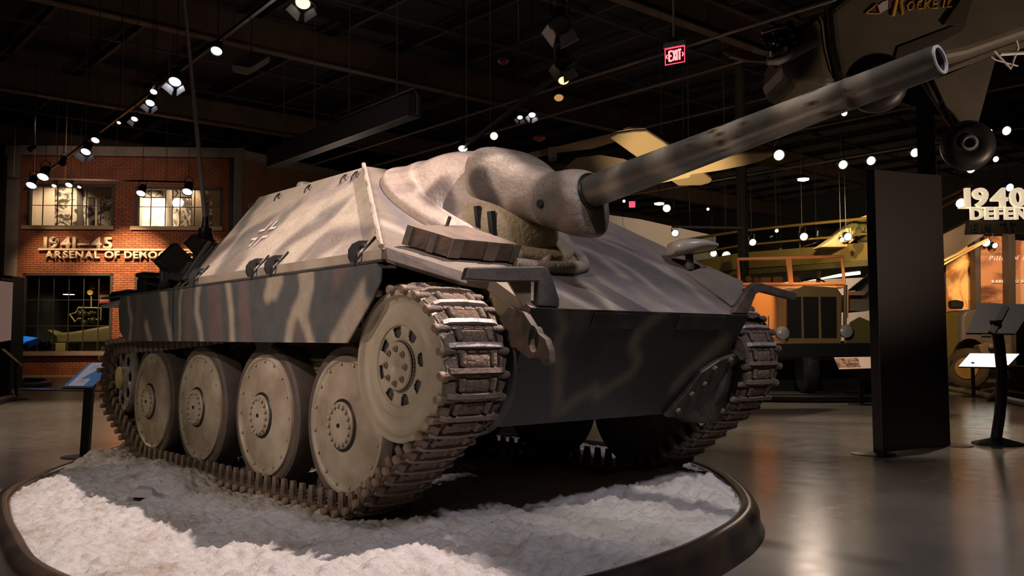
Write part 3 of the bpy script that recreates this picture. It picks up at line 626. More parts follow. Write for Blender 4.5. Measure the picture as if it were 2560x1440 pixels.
# sprocket with eight windows
def pierced(prof, n, windows, name, thick, smooth=30):
    """polar sheet around y: prof = (r, y); faces inside windows are left out"""
    vs, fs = [], []
    for r, h in prof:
        for k in range(n): t = 2*PI*k/n; vs.append((r*math.cos(t), h, r*math.sin(t)))
    for i in range(len(prof)-1):
        rm = (prof[i][0]+prof[i+1][0])/2
        for k in range(n):
            tm = 2*PI*(k+.5)/n
            if windows(rm, tm): continue
            l = (k+1) % n; fs.append((i*n+k, i*n+l, (i+1)*n+l, (i+1)*n+k))
    b = MB().add(vs, fs); me = b.mesh(name, smooth)
    return me
def sp_win(r, t):
    if not (.128 < r < .182): return False
    q = (t % (PI/4))-PI/8; hw = .24 if .136 < r < .176 else .17
    return abs(q) < hw*(.62+.38*(r-.12)/.06)
spr_prof = [(.0005, -.02), (.10, -.02), (.105, -.008), (.11, .008), (.128, .008), (.138, .008), (.155, .007), (.172, .006), (.182, .006), (.19, .004), (.194, -.004), (.20, -.006), (.222, -.006), (.228, 0), (.25, .012), (.29, .018), (.318, .006), (.328, -.012), (.336, -.012), (.338, 0), (.335, .02)]
spd = pierced(spr_prof, 96, sp_win, 'drive_sprocket', .012)
sb = MB().lathe([(.0145, 0), (.0145, -.016), (.009, -.019), (.009, -.026), (.0005, -.027)], (0, 0, 0), 'y', 6).mesh('sprocket_nut')
sr = MB().lathe([(.0105, 0), (.009, -.008), (.0005, -.011)], (0, 0, 0), 'y', 8).mesh('sprocket_rivet', 50)
drum = MB().lathe([(.205, .01), (.225, .06), (.225, .22), (.28, .24), (.335, .26), (.335, .28), (.05, .28)], (0, 0, 0), 'y', 48).mesh('sprocket_drum', 35)
tooth = MB().prism([(.30, .075, -.035), (.36, .075, -.012), (.36, .075, .012), (.30, .075, .035)], (0, .03, 0)).mesh('sprocket_tooth')
for s in (-1, 1):
    p_ = put('drive_sprocket', spd, M_SPROC, tank); p_.location = (SPR[0], s*1.232, SPR[1]); p_.rotation_euler = (0, .2, 0 if s < 0 else PI)
    so = p_.modifiers.new('thick', 'SOLIDIFY'); so.thickness = .012; so.offset = 1
    put('sprocket_drum', drum, M_HULL, p_)
    if s < 0:
        put('hub_cap_ring', MB().lathe([(.10, -.018), (.112, -.022), (.118, -.008), (.10, -.008)], (0, 0, 0), 'y', 40).mesh('hub_cap_ring', 40), M_BLACK, p_)
        for k in range(8):
            b = put('sprocket_nut', sb, M_TRK, p_); t = 2*PI*(k+.2)/8; b.location = (.078*math.cos(t), -.022, .078*math.sin(t))
        b = put('sprocket_nut', sb, mat('bare_steel', (.45, .42, .4), .35, metal=.8), p_); b.location = (0, -.012, 0); b.scale = (.75, .75, .75)
        for k in range(16):
            b = put('sprocket_rivet', sr, M_SPROC, p_); t = 2*PI*(k+.4)/16; b.location = (.211*math.cos(t), -.008, .211*math.sin(t))
    for k in range(20):
        b = put('sprocket_tooth', tooth, M_TRK, p_); b.rotation_euler = (0, 2*PI*k/20, 0)
# idler
def id_win(r, t):
    if not (.125 < r < .215): return False
    q = (t % (PI/4))-PI/8; u = (r-.17)/.045; vv = q*.17/.042
    return u*u+vv*vv < 1.05
idp = [(.0005, -.03), (.07, -.03), (.085, -.01)]+[(.095+.01*i, -.002) for i in range(15)]+[(.245, -.012), (.262, -.016), (.27, .0), (.27, .03)]
idd = pierced(idp, 96, id_win, 'idler_wheel', .02)
idh = MB().lathe([(.088, -.02), (.088, -.045), (.08, -.05), (.03, -.055), (.0005, -.056)], (0, 0, 0), 'y', 24).mesh('idler_hub', 35)
idb = MB().lathe([(.17, .13), (.262, .13), (.27, .10), (.262, .07), (.17, .07)], (0, 0, 0), 'y', 40).mesh('idler_back', 35)
for s in (-1, 1):
    i_ = put('idler_wheel', idd, mat('idler_paint', (.25, .23, .21), .45, var=.4, vscale=9), tank); i_.location = (IDL[0], s*1.15, IDL[1]); i_.rotation_euler = (0, .35, 0 if s < 0 else PI)
    so = i_.modifiers.new('thick', 'SOLIDIFY'); so.thickness = .016; so.offset = 1
    put('idler_hub', idh, mat('idler_hub_paint', (.42, .33, .16), .45, var=.3, vscale=18), i_); put('idler_back', idb, M_HULL, i_)
    rr = MB().lathe([(.02, 0), (.10, 0), (.11, .02), (.11, .18), (.10, .2)], (0, 0, 0), 'y', 24).build('return_roller', M_HULL, tank, smooth=40); rr.location = (.35, s*1.08-.1, .86)
# leaf springs and bump stops behind the wheels
for s in (-1, 1):
    for x in (.85, -.98):
        sp = MB()
        for k in range(7): sp.box((x, s*.98, .63-.022*k+.1), (.95-.12*k, .09, .018))
        sp.build('leaf_spring', M_TAN, tank)
    MB().lathe([(.06, -.08), (.075, -.06), (.075, .06), (.06, .08)], (.42, s*1.0, .80), 'y', 18).build('bump_stop', M_TAN, tank, smooth=40)
    MB().bar((.42, s*.9, .8), (.42, s*1.0, .42), .05, .05).build('suspension_arm', M_TAN, tank)
# track links: local x along the path, z outwards
PITCH = .104
lk = MB()
lk.box((0, 0, .0), (.086, .235, .022))
lk.box((-.012, 0, .014), (.05, .15, .012))
for y in (-.085, .085):
    lk.cyl((-.045, y, .020), (.0, y, .022), .017, .015, 8)
    lk.sphere((.0, y, .022), .0155, 8, 5)
for y in (-.09, -.03, .03, .09): lk.cyl((.050, y-.02, .002), (.050, y+.02, .002), .0185, n=8)
for sy in (-1, 1):
    lk.prism([(-.040, sy*.115, -.006), (.040, sy*.115, -.006), (.032, sy*.160, -.004), (-.018, sy*.172, -.004)], (0, 0, .012))
    lk.add([(-.034, sy*.118, .004), (.02, sy*.118, .004), (.02, sy*.16, .004), (-.02, sy*.166, .004), (.02, sy*.118, .030), (-.025, sy*.124, .026)], [(0, 1, 4, 5), (1, 2, 4), (2, 3, 5, 4), (0, 5, 3), (0, 1, 2, 3)])
    lk.cyl((.050, sy*.12, .002), (.050, sy*.175, .002), .0185, n=8)
    lk.box((0, sy*.112, -.050), (.054, .026, .085), Matrix.Rotation(PI, 3, 'X'), taper=.72)
lk_me = lk.mesh('track_link', 45); lk_me.materials.append(M_TRK)
bar_me = MB(); 
bar_me.add([(.030+a, y, z) for y, zz in ((-.150, .022), (-.12, .035), (0, .041), (.12, .035), (.150, .022)) for a, z in ((-.012, .006), (.014, .006), (.012, zz), (-.009, zz))], [])
for i in range(4):
    for k in range(4): l = (k+1) % 4; bar_me.f.append((i*4+k, i*4+l, i*4+4+l, i*4+4+k))
bar_me.f += [(3, 2, 1, 0), (16, 17, 18, 19)]
bar_me = bar_me.mesh('grouser_bar'); bar_me.materials.append(M_RIM); bar_w = bar_me.copy(); bar_w.materials.clear(); bar_w.materials.append(M_WORN)
pin_me = MB().lathe([(.0005, -.200), (.017, -.200), (.0205, -.196), (.0205, -.178), (.014, -.178), (.014, .185), (.0005, .185)], (.050, 0, .002), 'y', 10).mesh('track_pin', 40); pin_me.materials.append(mat('pin_steel', (.27, .19, .13), .6, var=.3, vscale=30))
mud_me = MB()
random.seed(3)
nx_, ny_ = 5, 9
pts = [[V(-.04+.062*i/nx_, -.068+.136*j/ny_, .020+random.uniform(.004, .013)*(0 if i in (0, nx_) or j in (0, ny_) else 1)) for j in range(ny_+1)] for i in range(nx_+1)]
mud_me.loft(pts, closed_ring=False); mud_me = mud_me.mesh('mud_cake', 80); mud_me.materials.append(M_MUD)
def belt(circs):
    """outer belt round circles (x, z, r) listed front sprocket, front wheel, rear wheel, idler (clockwise seen from -y ... x right, z up)"""
    pts = []; n = len(circs); tang = []
    for i in range(n):
        x0, z0, r0 = circs[i]; x1, z1, r1 = circs[(i+1) % n]
        dx, dz = x1-x0, z1-z0; L = math.hypot(dx, dz); a = math.atan2(dz, dx); b = math.acos(max(-1, min(1, (r0-r1)/L)))
        th = a+b; tang.append(((x0+r0*math.cos(th), z0+r0*math.sin(th)), (x1+r1*math.cos(th), z1+r1*math.sin(th)), th))
    for i in range(n):
        x, z, r = circs[i]; tin = tang[i-1][2]; tout = tang[i][2]
        while tout > tin: tout -= 2*PI
        k = max(2, int((tin-tout)/.06)+1)
        for j in range(k+1):
            t = tin+(tout-tin)*j/k; pts.append((x+r*math.cos(t), z+r*math.sin(t)))
        a, b = tang[i][0], tang[i][1]
        m_ = 30
        sag = .035 if i == n-1 else 0
        for j in range(1, m_):
            u = j/m_; pts.append((a[0]+(b[0]-a[0])*u, a[1]+(b[1]-a[1])*u-sag*4*u*(1-u)))
    return pts
path = belt([(SPR[0], SPR[1], .348), (WX[0], WZ, WZ+.012), (WX[3], WZ, WZ+.012), (IDL[0], IDL[1], .285)])
cum = [0]
for i in range(len(path)): a, b = path[i], path[(i+1) % len(path)]; cum.append(cum[-1]+math.hypot(b[0]-a[0], b[1]-a[1]))
NL = round(cum[-1]/PITCH); st = cum[-1]/NL
def path_at(d):
    d %= cum[-1]
    import bisect
    i = bisect.bisect_right(cum, d)-1; i = min(i, len(path)-1); a, b = path[i], path[(i+1) % len(path)]
    u = (d-cum[i])/max(1e-9, cum[i+1]-cum[i]); return (a[0]+(b[0]-a[0])*u, a[1]+(b[1]-a[1])*u)
for s in (-1, 1):
    for k in range(NL):
        d = k*st+.03
        p0, p1 = path_at(d-st/2), path_at(d+st/2); c = ((p0[0]+p1[0])/2, (p0[1]+p1[1])/2)
        ang = math.atan2(p1[1]-p0[1], p1[0]-p0[0])
        # direction of travel along the belt runs clockwise: outward normal is on its left side
        l_ = put('track_link', lk_me, None, tank); l_.location = (c[0], s*1.08, c[1])
        xd = V(math.cos(ang), 0, math.sin(ang)); zd = V(-math.sin(ang), 0, math.cos(ang)); yd = zd.cross(xd)
        if s < 0: pass
        m3 = Matrix((xd, yd, zd)).transposed(); l_.rotation_euler = m3.to_euler()
        if s > 0 : l_.scale = (1, -1, 1)
        put('grouser_bar', bar_w if (c[0] > 2.0 and .80 < c[1] < 1.0) else bar_me, None, l_); put('track_pin', pin_me, None, l_); put('mud_cake', mud_me, None, l_)

# ================================================================ HALL
def floor_mat():
    m = bpy.data.materials.new('polished_concrete'); m.use_nodes = True; nt = m.node_tree; b = nt.nodes['Principled BSDF']
    tc = nt.nodes.new('ShaderNodeTexCoord')
    n1 = nt.nodes.new('ShaderNodeTexNoise'); n1.inputs['Scale'].default_value = 0.7; n1.inputs['Detail'].default_value = 8
    n2 = nt.nodes.new('ShaderNodeTexNoise'); n2.inputs['Scale'].default_value = 6; n2.inputs['Detail'].default_value = 6
    for n in (n1, n2): nt.links.new(tc.outputs['Object'], n.inputs['Vector'])
    r = nt.nodes.new('ShaderNodeValToRGB'); r.color_ramp.elements[0].color = (.17, .15, .125, 1); r.color_ramp.elements[1].color = (.25, .225, .19, 1)
    r.color_ramp.elements[0].position = .35; r.color_ramp.elements[1].position = .7
    nt.links.new(n1.outputs['Fac'], r.inputs['Fac']); nt.links.new(r.outputs['Color'], b.inputs['Base Color'])
    mp = nt.nodes.new('ShaderNodeMapRange'); mp.inputs[3].default_value = .13; mp.inputs[4].default_value = .30
    nt.links.new(n2.outputs['Fac'], mp.inputs[0]); nt.links.new(mp.outputs[0], b.inputs['Roughness'])
    bp = nt.nodes.new('ShaderNodeBump'); bp.inputs['Strength'].default_value = .06; bp.inputs['Distance'].default_value = .02
    nt.links.new(n1.outputs['Fac'], bp.inputs['Height']); nt.links.new(bp.outputs['Normal'], b.inputs['Normal'])
    b.inputs['Specular IOR Level'].default_value = .55
    return m
HX0, HX1, HY0, HY1, HZ = -48.0, 16.0, -16.0, 42.0, 9.2
MB().prism([(HX0, HY0, FZ-.1), (HX1, HY0, FZ-.1), (HX1, HY1, FZ-.1), (HX0, HY1, FZ-.1)], (0, 0, .1)).build('floor', floor_mat(), kind='structure', label='polished grey concrete museum floor')
M_CEIL = mat('black_deck', (.011, .010, .012), .8)
M_WALL = mat('dark_wall', (.030, .027, .027), .8)
MB().prism([(HX0, HY0, HZ), (HX1, HY0, HZ), (HX1, HY1, HZ), (HX0, HY1, HZ)], (0, 0, .1)).build('ceiling', M_CEIL, kind='structure')
for nm, a, b in (('wall_back', (HX0, HY0), (HX0, HY1)), ('wall_front', (HX1, HY0), (HX1, HY1)), ('wall_left', (HX0, HY0), (HX1, HY0)), ('wall_right', (HX0, HY1), (HX1, HY1))):
    MB().bar((a[0], a[1], (FZ+HZ)/2), (b[0], b[1], (FZ+HZ)/2), .2, HZ-FZ).build(nm, M_WALL, kind='structure')
M_BEAM = mat('brown_steel_beam', (.115, .075, .048), .6, var=.3, vscale=1.5)
M_JOIST = mat('dark_joist', (.045, .036, .034), .7)
for k, x in enumerate((-38.4, -30.6, -22.75, -14.95, -7.1, .7, 8.5)):
    b = MB(); b.box((x, (HY0+HY1)/2, 8.03), (.26, HY1-HY0, .035)); b.box((x, (HY0+HY1)/2, 8.4), (.03, HY1-HY0, .7)); b.box((x, (HY0+HY1)/2, 8.75), (.26, HY1-HY0, .03))
    b.build('ceiling_beam', M_BEAM, kind='structure', label='brown steel roof beam crossing the dark ceiling')
for k in range(26):
    y = -10+2.0*k
    MB().box(((HX0+HX1)/2, y, 8.95), (HX1-HX0, .10, .22)).build('ceiling_joist', M_JOIST, kind='structure')
# cross bridging between joists, shows as faint brown lines
for k in range(18):
    x = -44+3.1*k+.4
    MB().box((x, 13, 8.78), (.07, 56, .05)).build('roof_bridging', M_JOIST, kind='structure')
# pipes and conduits along the hall
M_PIPE = mat('conduit', (.13, .10, .08), .45)
for y, z, x0, x1 in ((11.2, 7.0, -22, 3), (12.9, 7.0, -24, 3), (16.5, 7.2, -30, 4), (21, 7.4, -34, 4), (26, 7.4, -34, 4)):
    MB().cyl((x0, y, z), (x1, y, z), .035, n=8).build('sprinkler_pipe', M_PIPE, kind='structure')

# ================================================================ SNOW PLATFORM
ctrl = [(-3.2, -.45), (-2.80, -.93), (-2.06, -1.47), (-1.20, -2.02), (-.66, -2.27), (-.10, -2.40), (.62, -2.51), (1.45, -2.58), (2.25, -2.40), (2.75, -1.85), (2.93, -1.2), (2.88, -.60), (2.75, -.10), (2.60, .29), (2.37, .675), (1.93, 1.175), (1.29, 1.72), (.4, 2.15), (-.8, 2.25), (-2.0, 1.85), (-2.9, 1.1), (-3.3, .25)]
def catmull(p, per=8):
    out = []; n = len(p)
    for i in range(n):
        a, b, c, d = (Vector((*p[(i+j-1) % n], 0)) for j in range(4))
        for k in range(per):
            t = k/per; out.append(.5*((2*b)+(c-a)*t+(2*a-5*b+4*c-d)*t*t+(3*b-a-3*c+d)*t**3))
    return out
OUT = catmull(ctrl)
def poly_dist(x, y):
    ins = False; best = 1e9; n = len(OUT)
    for i in range(n):
        a, b = OUT[i], OUT[(i+1) % n]
        if (a.y > y) != (b.y > y) and x < (b.x-a.x)*(y-a.y)/(b.y-a.y)+a.x: ins = not ins
        d = seg_dist((x, y), (a.x, a.y), (b.x, b.y))
        if d < best: best = d
    return best if ins else -best
# kerb: moulded edge with rounded top
kr = []
n = len(OUT)
for i in range(n):
    d = (OUT[(i+1) % n]-OUT[i-1]).normalized(); o = V(d.y, -d.x, 0); c = OUT[i]
    if poly_dist(c.x+o.x*.05, c.y+o.y*.05) > 0: o = -o
    kr.append([c+o*a+V(0, 0, b) for a, b in ((-.03, FZ), (-.03, -.055), (-.015, -.035), (.02, -.03), (.055, -.045), (.075, -.075), (.08, FZ+.03), (.10, FZ))])
kb = MB().loft(kr, closed_ring=True, loop=True)
kb.build('platform_kerb', mat('black_rubber_kerb', (.022, .018, .017), .28, var=.4, vscale=4, col2=(.045, .03, .02)), smooth=50, label='glossy black rubber kerb edging the snow platform', cat='kerb')
MB().prism([V(p.x*.99, p.y*.99, FZ+.002) for p in OUT], (0, 0, .05)).build('display_platform', M_BLACK, label='low black oval platform under the snow', cat='platform')
# snow height field
def snow_h(x, y):
    h = -.054+.022*noise.noise(V(x*1.1, y*1.1, 2))+.020*noise.noise(V(x*3.1, y*3.1, 5))
    for (mx, my, mh, mr) in ((-.30, -1.44, .11, .24), (-1.75, -1.42, .085, .30), (-1.1, -1.45, .075, .35), (-.6, -1.42, .08, .2), (.55, -1.42, .05, .25), (1.1, -1.40, .045, .2), (1.62, .95, .085, .28), (2.0, .75, .05, .3), (1.55, -.75, .04, .3), (1.75, -1.25, .035, .25), (-2.4, -1.0, .06, .3), (2.2, -.2, .03, .4), (-.9, -1.9, .035, .3)):
        d2 = ((x-mx)**2+(y-my)**2)/(mr*mr)
        if d2 < 6: h += mh*math.exp(-d2)
    # keep clear of the track contact strips
    return h
sn_v = []; sn_f = []; idx = {}
ST = .0118
NXG, NYG = int(6.35/ST), int(4.95/ST)
# coarse distance-to-edge table, interpolated
CT_ = .1
edge_tab = {}
def edge(x, y):
    i, j = math.floor(x/CT_), math.floor(y/CT_); u, v = x/CT_-i, y/CT_-j; q = []
    for a, b in ((i, j), (i+1, j), (i, j+1), (i+1, j+1)):
        if (a, b) not in edge_tab: edge_tab[(a, b)] = poly_dist(a*CT_, b*CT_)
        q.append(edge_tab[(a, b)])
    return (q[0]*(1-u)+q[1]*u)*(1-v)+(q[2]*(1-u)+q[3]*u)*v
for i in range(NXG):
    x = -3.32+ST*i
    for j in range(NYG):
        y = -2.64+ST*j
        e = edge(x, y)
        if e < -.014: continue
        h = snow_h(x, y)
        f = noise.fractal(V(x*8, y*8, 1.5), .9, 2.1, 3)*.024+noise.fractal(V(x*26, y*26, 7.5), .5, 2.1, 3)*.018+noise.noise(V(x*95, y*95, 3.5))*.005
        h += f
        if e < .12: h = h*(max(e, 0)/.12)+(-.068+f*.6)*(1-max(e, 0)/.12)
        idx[(i, j)] = len(sn_v); sn_v.append((x+random.uniform(-.003, .003), y+random.uniform(-.003, .003), h+random.uniform(-.0025, .0025)))
for (i, j), a in idx.items():
    b, c, d = idx.get((i+1, j)), idx.get((i+1, j+1)), idx.get((i, j+1))
    if b is not None and c is not None and d is not None: sn_f.append((a, b, c, d))
sm = bpy.data.meshes.new('snow'); sm.from_pydata(sn_v, [], sn_f); sm.update()
for p in sm.polygons: p.use_smooth = True
def snow_mat():
    m = bpy.data.materials.new('fluffy_snow'); m.use_nodes = True; nt = m.node_tree; b = nt.nodes['Principled BSDF']
    tc = nt.nodes.new('ShaderNodeTexCoord')
    n1 = nt.nodes.new('ShaderNodeTexNoise'); n1.inputs['Scale'].default_value = 2.6; n1.inputs['Detail'].default_value = 9; n1.inputs['Roughness'].default_value = .68
    nt.links.new(tc.outputs['Object'], n1.inputs['Vector'])
    r = nt.nodes.new('ShaderNodeValToRGB'); e = r.color_ramp.elements
    e[0].position = .27; e[0].color = (.30, .215, .15, 1); e[1].position = .45; e[1].color = (.74, .70, .68, 1)
    k = e.new(.35); k.color = (.58, .50, .43, 1); k = e.new(.7); k.color = (.80, .775, .77, 1)
    nt.links.new(n1.outputs['Fac'], r.inputs['Fac']); nt.links.new(r.outputs['Color'], b.inputs['Base Color'])
    b.inputs['Roughness'].default_value = .95; b.inputs['Specular IOR Level'].default_value = .1
    n2 = nt.nodes.new('ShaderNodeTexNoise'); n2.inputs['Scale'].default_value = 75; n2.inputs['Detail'].default_value = 9; n2.inputs['Roughness'].default_value = .75
    nt.links.new(tc.outputs['Object'], n2.inputs['Vector'])
    bp = nt.nodes.new('ShaderNodeBump'); bp.inputs['Strength'].default_value = 1.0; bp.inputs['Distance'].default_value = .016
    nt.links.new(n2.outputs['Fac'], bp.inputs['Height']); nt.links.new(bp.outputs['Normal'], b.inputs['Normal'])
    return m
put('snow', sm, snow_mat(), kind='stuff', label='fluffy off-white imitation snow covering the oval platform', cat='snow')
# a chunk of stone lying in the snow
p = onz(362, 1238, -.03)
MB().add([p+V(*q) for q in ((-.12, -.03, 0), (.02, -.11, 0), (.13, .0, 0), (.0, .08, 0), (-.07, -.01, .05), (.03, -.05, .045), (.07, .02, .035), (-.02, .05, .04))], [(3, 2, 1, 0), (4, 5, 6, 7), (0, 1, 5, 4), (1, 2, 6, 5), (2, 3, 7, 6), (3, 0, 4, 7)]).build('stone', mat('grey_stone', (.33, .31, .31), .8, bump=.4), label='flat grey stone half sunk in the snow', cat='stone', bevel=.008)

# ================================================================ BRICK BUILDING (exhibit facade)
FA = onz(14, 942, FZ); _dA = (FA-CAM).dot(CF)
FB = at(606, 500, _dA*1.032); FB.z = FZ
FE = (FB-FA).normalized(); FN = V(FE.y, -FE.x, 0)              # along the facade, outwards
if FN.dot(CAM-FA) < 0: FN = -FN
FW = (FB-FA).length
def fac(u, v):                       # pixel -> (along, height) on the facade plane
    p = hit(u, v, FN, FA); return ((p-FA).dot(FE), p.z)
def fp(a, z, out=0.0): return FA+FE*a+V(0, 0, z-FZ)+FN*out
def fbox(a0, z0, a1, z1, o0, o1, mb=None):
    mb = mb or MB(); q = [fp(a0, z0, o0), fp(a1, z0, o0), fp(a1, z1, o0), fp(a0, z1, o0)]
    return mb.prism(q, FN*(o1-o0))
FT = fac(300, 372)[1]
W1 = (*fac(66, 564), *fac(287, 462)); W2 = (*fac(337, 566), *fac(558, 468)); W3 = (*fac(52, 880), *fac(283, 683)); W4 = (*fac(334, 882), *fac(566, 687))
OPEN = [W1, W2, W3, W4]
M_MORTAR = mat('mortar', (.10, .045, .028), .9)
M_BRICK = mat('red_brick', (.34, .115, .055), .8, var=.45, vscale=2.2, col2=(.22, .075, .04), bump=.25, bscale=30)
M_BRICK2 = mat('orange_brick', (.42, .15, .07), .8, var=.3, vscale=3.0, bump=.25, bscale=30)
M_CONC = mat('cast_stone', (.30, .26, .235), .8, var=.25, vscale=2)
M_SILL = mat('tan_sill', (.48, .36, .23), .7)
M_FRAME = mat('window_frame_brown', (.040, .033, .028), .6)
bw0, bw1 = fac(42, 600)[0], fac(586, 500)[0]
zt = fac(300, 392)[1]; zb = FZ
wall = None
# mortar backing split round the openings
mb = MB()
xs_ = sorted({bw0, bw1, *[w_[0] for w_ in OPEN], *[w_[2] for w_ in OPEN]}); zs_ = sorted({zb, zt, *[w_[1] for w_ in OPEN], *[w_[3] for w_ in OPEN]})
for i in range(len(xs_)-1):
    for j in range(len(zs_)-1):
        ca, cz = (xs_[i]+xs_[i+1])/2, (zs_[j]+zs_[j+1])/2
        if any(w_[0] < ca < w_[2] and w_[1] < cz < w_[3] for w_ in OPEN): continue
        fbox(xs_[i], zs_[j], xs_[i+1], zs_[j+1], -.22, 0, mb)
wall = mb.build('wall_brick', M_MORTAR, kind='structure', label='red brick two-storey factory facade with large windows')
BH, BLn = .0785, .235
cells = []
row = 0; z = zb+.02
while z+BH < zt:
    a = bw0-(BLn/2 if row % 2 else 0)
    while a < bw1:
        x0, x1 = max(a, bw0), min(a+BLn, bw1)
        parts = [(x0, x1)]
        for w_ in OPEN:
            if z+BH*.5 > w_[1] and z+BH*.5 < w_[3]:
                nw = []
                for p0, p1 in parts:
                    if p1 <= w_[0] or p0 >= w_[2]: nw.append((p0, p1))
                    else:
                        if p0 < w_[0]: nw.append((p0, w_[0]))
                        if p1 > w_[2]: nw.append((w_[2], p1))
                parts = nw
        for p0, p1 in parts:
            if p1-p0 > .05: cells.append((p0, p1, z))
        a += BLn
    z += BH; row += 1
random.seed(11)
def lbrick(c): return abs(c[1]-c[0]-BLn) < 1e-6
cz0 = fac(300, 605)
cells.sort(key=lambda c: (0 if lbrick(c) else 1, abs(c[2]-cz0[1])*1.0+abs((c[0]+c[1])/2-cz0[0])*.55))
# local brick mesh: x along, y up, z out
bk = MB().box((0, 0, .008), (BLn-.016, BH-.014, .016)).mesh('brick'); bk.materials.append(M_BRICK)
bk2 = bk.copy(); bk2.materials.clear(); bk2.materials.append(M_BRICK2)
rest = MB()
for i, (p0, p1, z) in enumerate(cells):
    out = random.uniform(-.003, .004)
    if i < 300:
        o = put('brick', bk2 if random.random() < .35 else bk, None, wall)
        o.matrix_basis = frame_mat(fp((p0+p1)/2, z+BH/2, out), FE, (0, 0, 1))
    else:
        fbox(p0+.008, z+.007, p1-.008, z+BH-.007, out, .016+out, rest)
rb = rest.build('brick_courses', M_BRICK, wall, kind='stuff')
# stone pilasters, cornice, base
aL0, aL1 = fac(14, 650)[0], fac(46, 650)[0]
aR0, aR1 = fac(586, 450)[0], FW
for nm, a0, a1 in (('corner_pilaster', aL0, aL1), ('corner_pilaster', aR0, aR1)):
    fbox(a0, FZ, a1, FT, -.3, .10).build('corner_pilaster', M_CONC, wall)
fbox(aL0-.05, zt, aR1+.05, FT+.05, -.3, .14).build('cornice', M_CONC, wall)
fbox(fac(574, 450)[0], FZ, fac(586, 450)[0], zt, -.02, .03).build('down_pipe', M_FRAME, wall)
fbox(aL0, FZ, aR0, fac(100, 938)[1], 0, .08).build('plinth', M_CONC, wall)
# receding side walls
for sgn, base in ((-1, fp(aL0, FZ, .05)), (1, fp(aR1, FZ, .05))):
    dirv = (FE*sgn*.8-FN*1.0).normalized()
    w2 = MB().prism([base, base+dirv*7, base+dirv*7+V(0, 0, FT-FZ-.1), base+V(0, 0, FT-FZ-.1)], -FN*.1).build('wall_side', mat('side_brick', (.30, .15, .09), .8, var=.2, vscale=3), kind='structure')
    MB().prism([base+V(0, 0, FT-FZ-.3)+FN*.03, base+dirv*7+V(0, 0, FT-FZ-.3)+FN*.03, base+dirv*7+V(0, 0, FT-FZ)+FN*.03, base+V(0, 0, FT-FZ)+FN*.03], -FN*.2).build('cornice', M_CONC, w2)
# windows: frame, mullions, panes, sill, room behind
M_PANE = glass_mat('window_glass', (.92, .93, .9), .03, .93)
def window(n, w_, nv, nh, lab):
    a0, z0, a1, z1 = w_
    f = MB(); t = .09
    fbox(a0, z0, a0+t, z1, -.2, .02, f); fbox(a1-t, z0, a1, z1, -.2, .02, f); fbox(a0, z1-t, a1, z1, -.2, .02, f)
    fr = f.build('window_%d' % n, M_FRAME, kind='structure', label=lab)
    for i in range(1, nv+1):
        a = a0+(a1-a0)*i/(nv+1); fbox(a-.012, z0, a+.012, z1, -.12, -.08).build('mullion', M_FRAME, fr)
    for zz in nh:
        zc = z0+(z1-z0)*zz; fbox(a0, zc-.011, a1, zc+.011, -.12, -.08).build('glazing_bar', M_FRAME, fr)
    cols = [a0+(a1-a0)*i/(nv+1) for i in range(nv+2)]; rows = [z0]+[z0+(z1-z0)*q for q in nh]+[z1]
    for i in range(nv+1):
        for j in range(len(rows)-1):
            fbox(cols[i]+.02, rows[j]+.02, cols[i+1]-.02, rows[j+1]-.02, -.105, -.097).build('pane', M_PANE, fr)
    fbox(a0-.12, z0-.13, a1+.02, z0, -.1, .12).build('sill', M_SILL if n < 3 else M_CONC, fr)
    return fr
window(1, W1, 5, (.5,), 'upper brick-wall window above the year sign, showing pale photo panels')
window(2, W2, 5, (.5,), 'upper brick-wall window nearest the tank aerial, brightly lit inside')
window(3, W3, 5, (.33, .66), 'large dark lower window showing a hoisted engine')
window(4, W4, 5, (.33, .66), 'lower window mostly hidden behind the tank stern')
# rooms behind the windows
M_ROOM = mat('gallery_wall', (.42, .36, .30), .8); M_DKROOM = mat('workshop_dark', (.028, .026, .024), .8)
def room(w_, deep, m, nm):
    a0, z0, a1, z1 = w_; r = MB()
    for q in ((a0-.4, z0-.3, a1+.4, z1+.3, -deep-.05, -deep), (a0-.45, z0-.35, a0-.4, z1+.35, -deep, -.24), (a1+.4, z0-.35, a1+.45, z1+.35, -deep, -.24), (a0-.4, z0-.35, a1+.4, z0-.3, -deep, -.24), (a0-.4, z1+.3, a1+.4, z1+.35, -deep, -.24)):
        fbox(*q, mb=r)
    return r.build(nm, m, kind='structure')
room(W1, 2.2, M_ROOM, 'wall_gallery'); room(W2, 2.2, M_ROOM, 'wall_gallery')
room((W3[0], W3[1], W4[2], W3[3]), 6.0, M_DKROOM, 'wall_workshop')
def photo_mat(name, dark, light, sx, sy, seed=0.0, dist=1.5):
    if name in MATS: return MATS[name]
    m = bpy.data.materials.new(name); m.use_nodes = True; nt = m.node_tree; b = nt.nodes['Principled BSDF']
    tc = nt.nodes.new('ShaderNodeTexCoord'); mp = nt.nodes.new('ShaderNodeMapping'); mp.inputs['Scale'].default_value = (sx, sx, sy); mp.inputs['Location'].default_value = (seed, seed*.7, 0)
    nt.links.new(tc.outputs['Object'], mp.inputs['Vector'])
    n = nt.nodes.new('ShaderNodeTexNoise'); n.inputs['Scale'].default_value = 1; n.inputs['Detail'].default_value = 7; n.inputs['Distortion'].default_value = dist; n.inputs['Roughness'].default_value = .6
    nt.links.new(mp.outputs[0], n.inputs['Vector'])
    r = nt.nodes.new('ShaderNodeValToRGB'); r.color_ramp.elements[0].position = .44; r.color_ramp.elements[1].position = .54
    r.color_ramp.elements[0].color = (*dark, 1); r.color_ramp.elements[1].color = (*light, 1)
    nt.links.new(n.outputs['Fac'], r.inputs['Fac']); nt.links.new(r.outputs['Color'], b.inputs['Base Color']); b.inputs['Roughness'].default_value = .6
    MATS[name] = m; return m
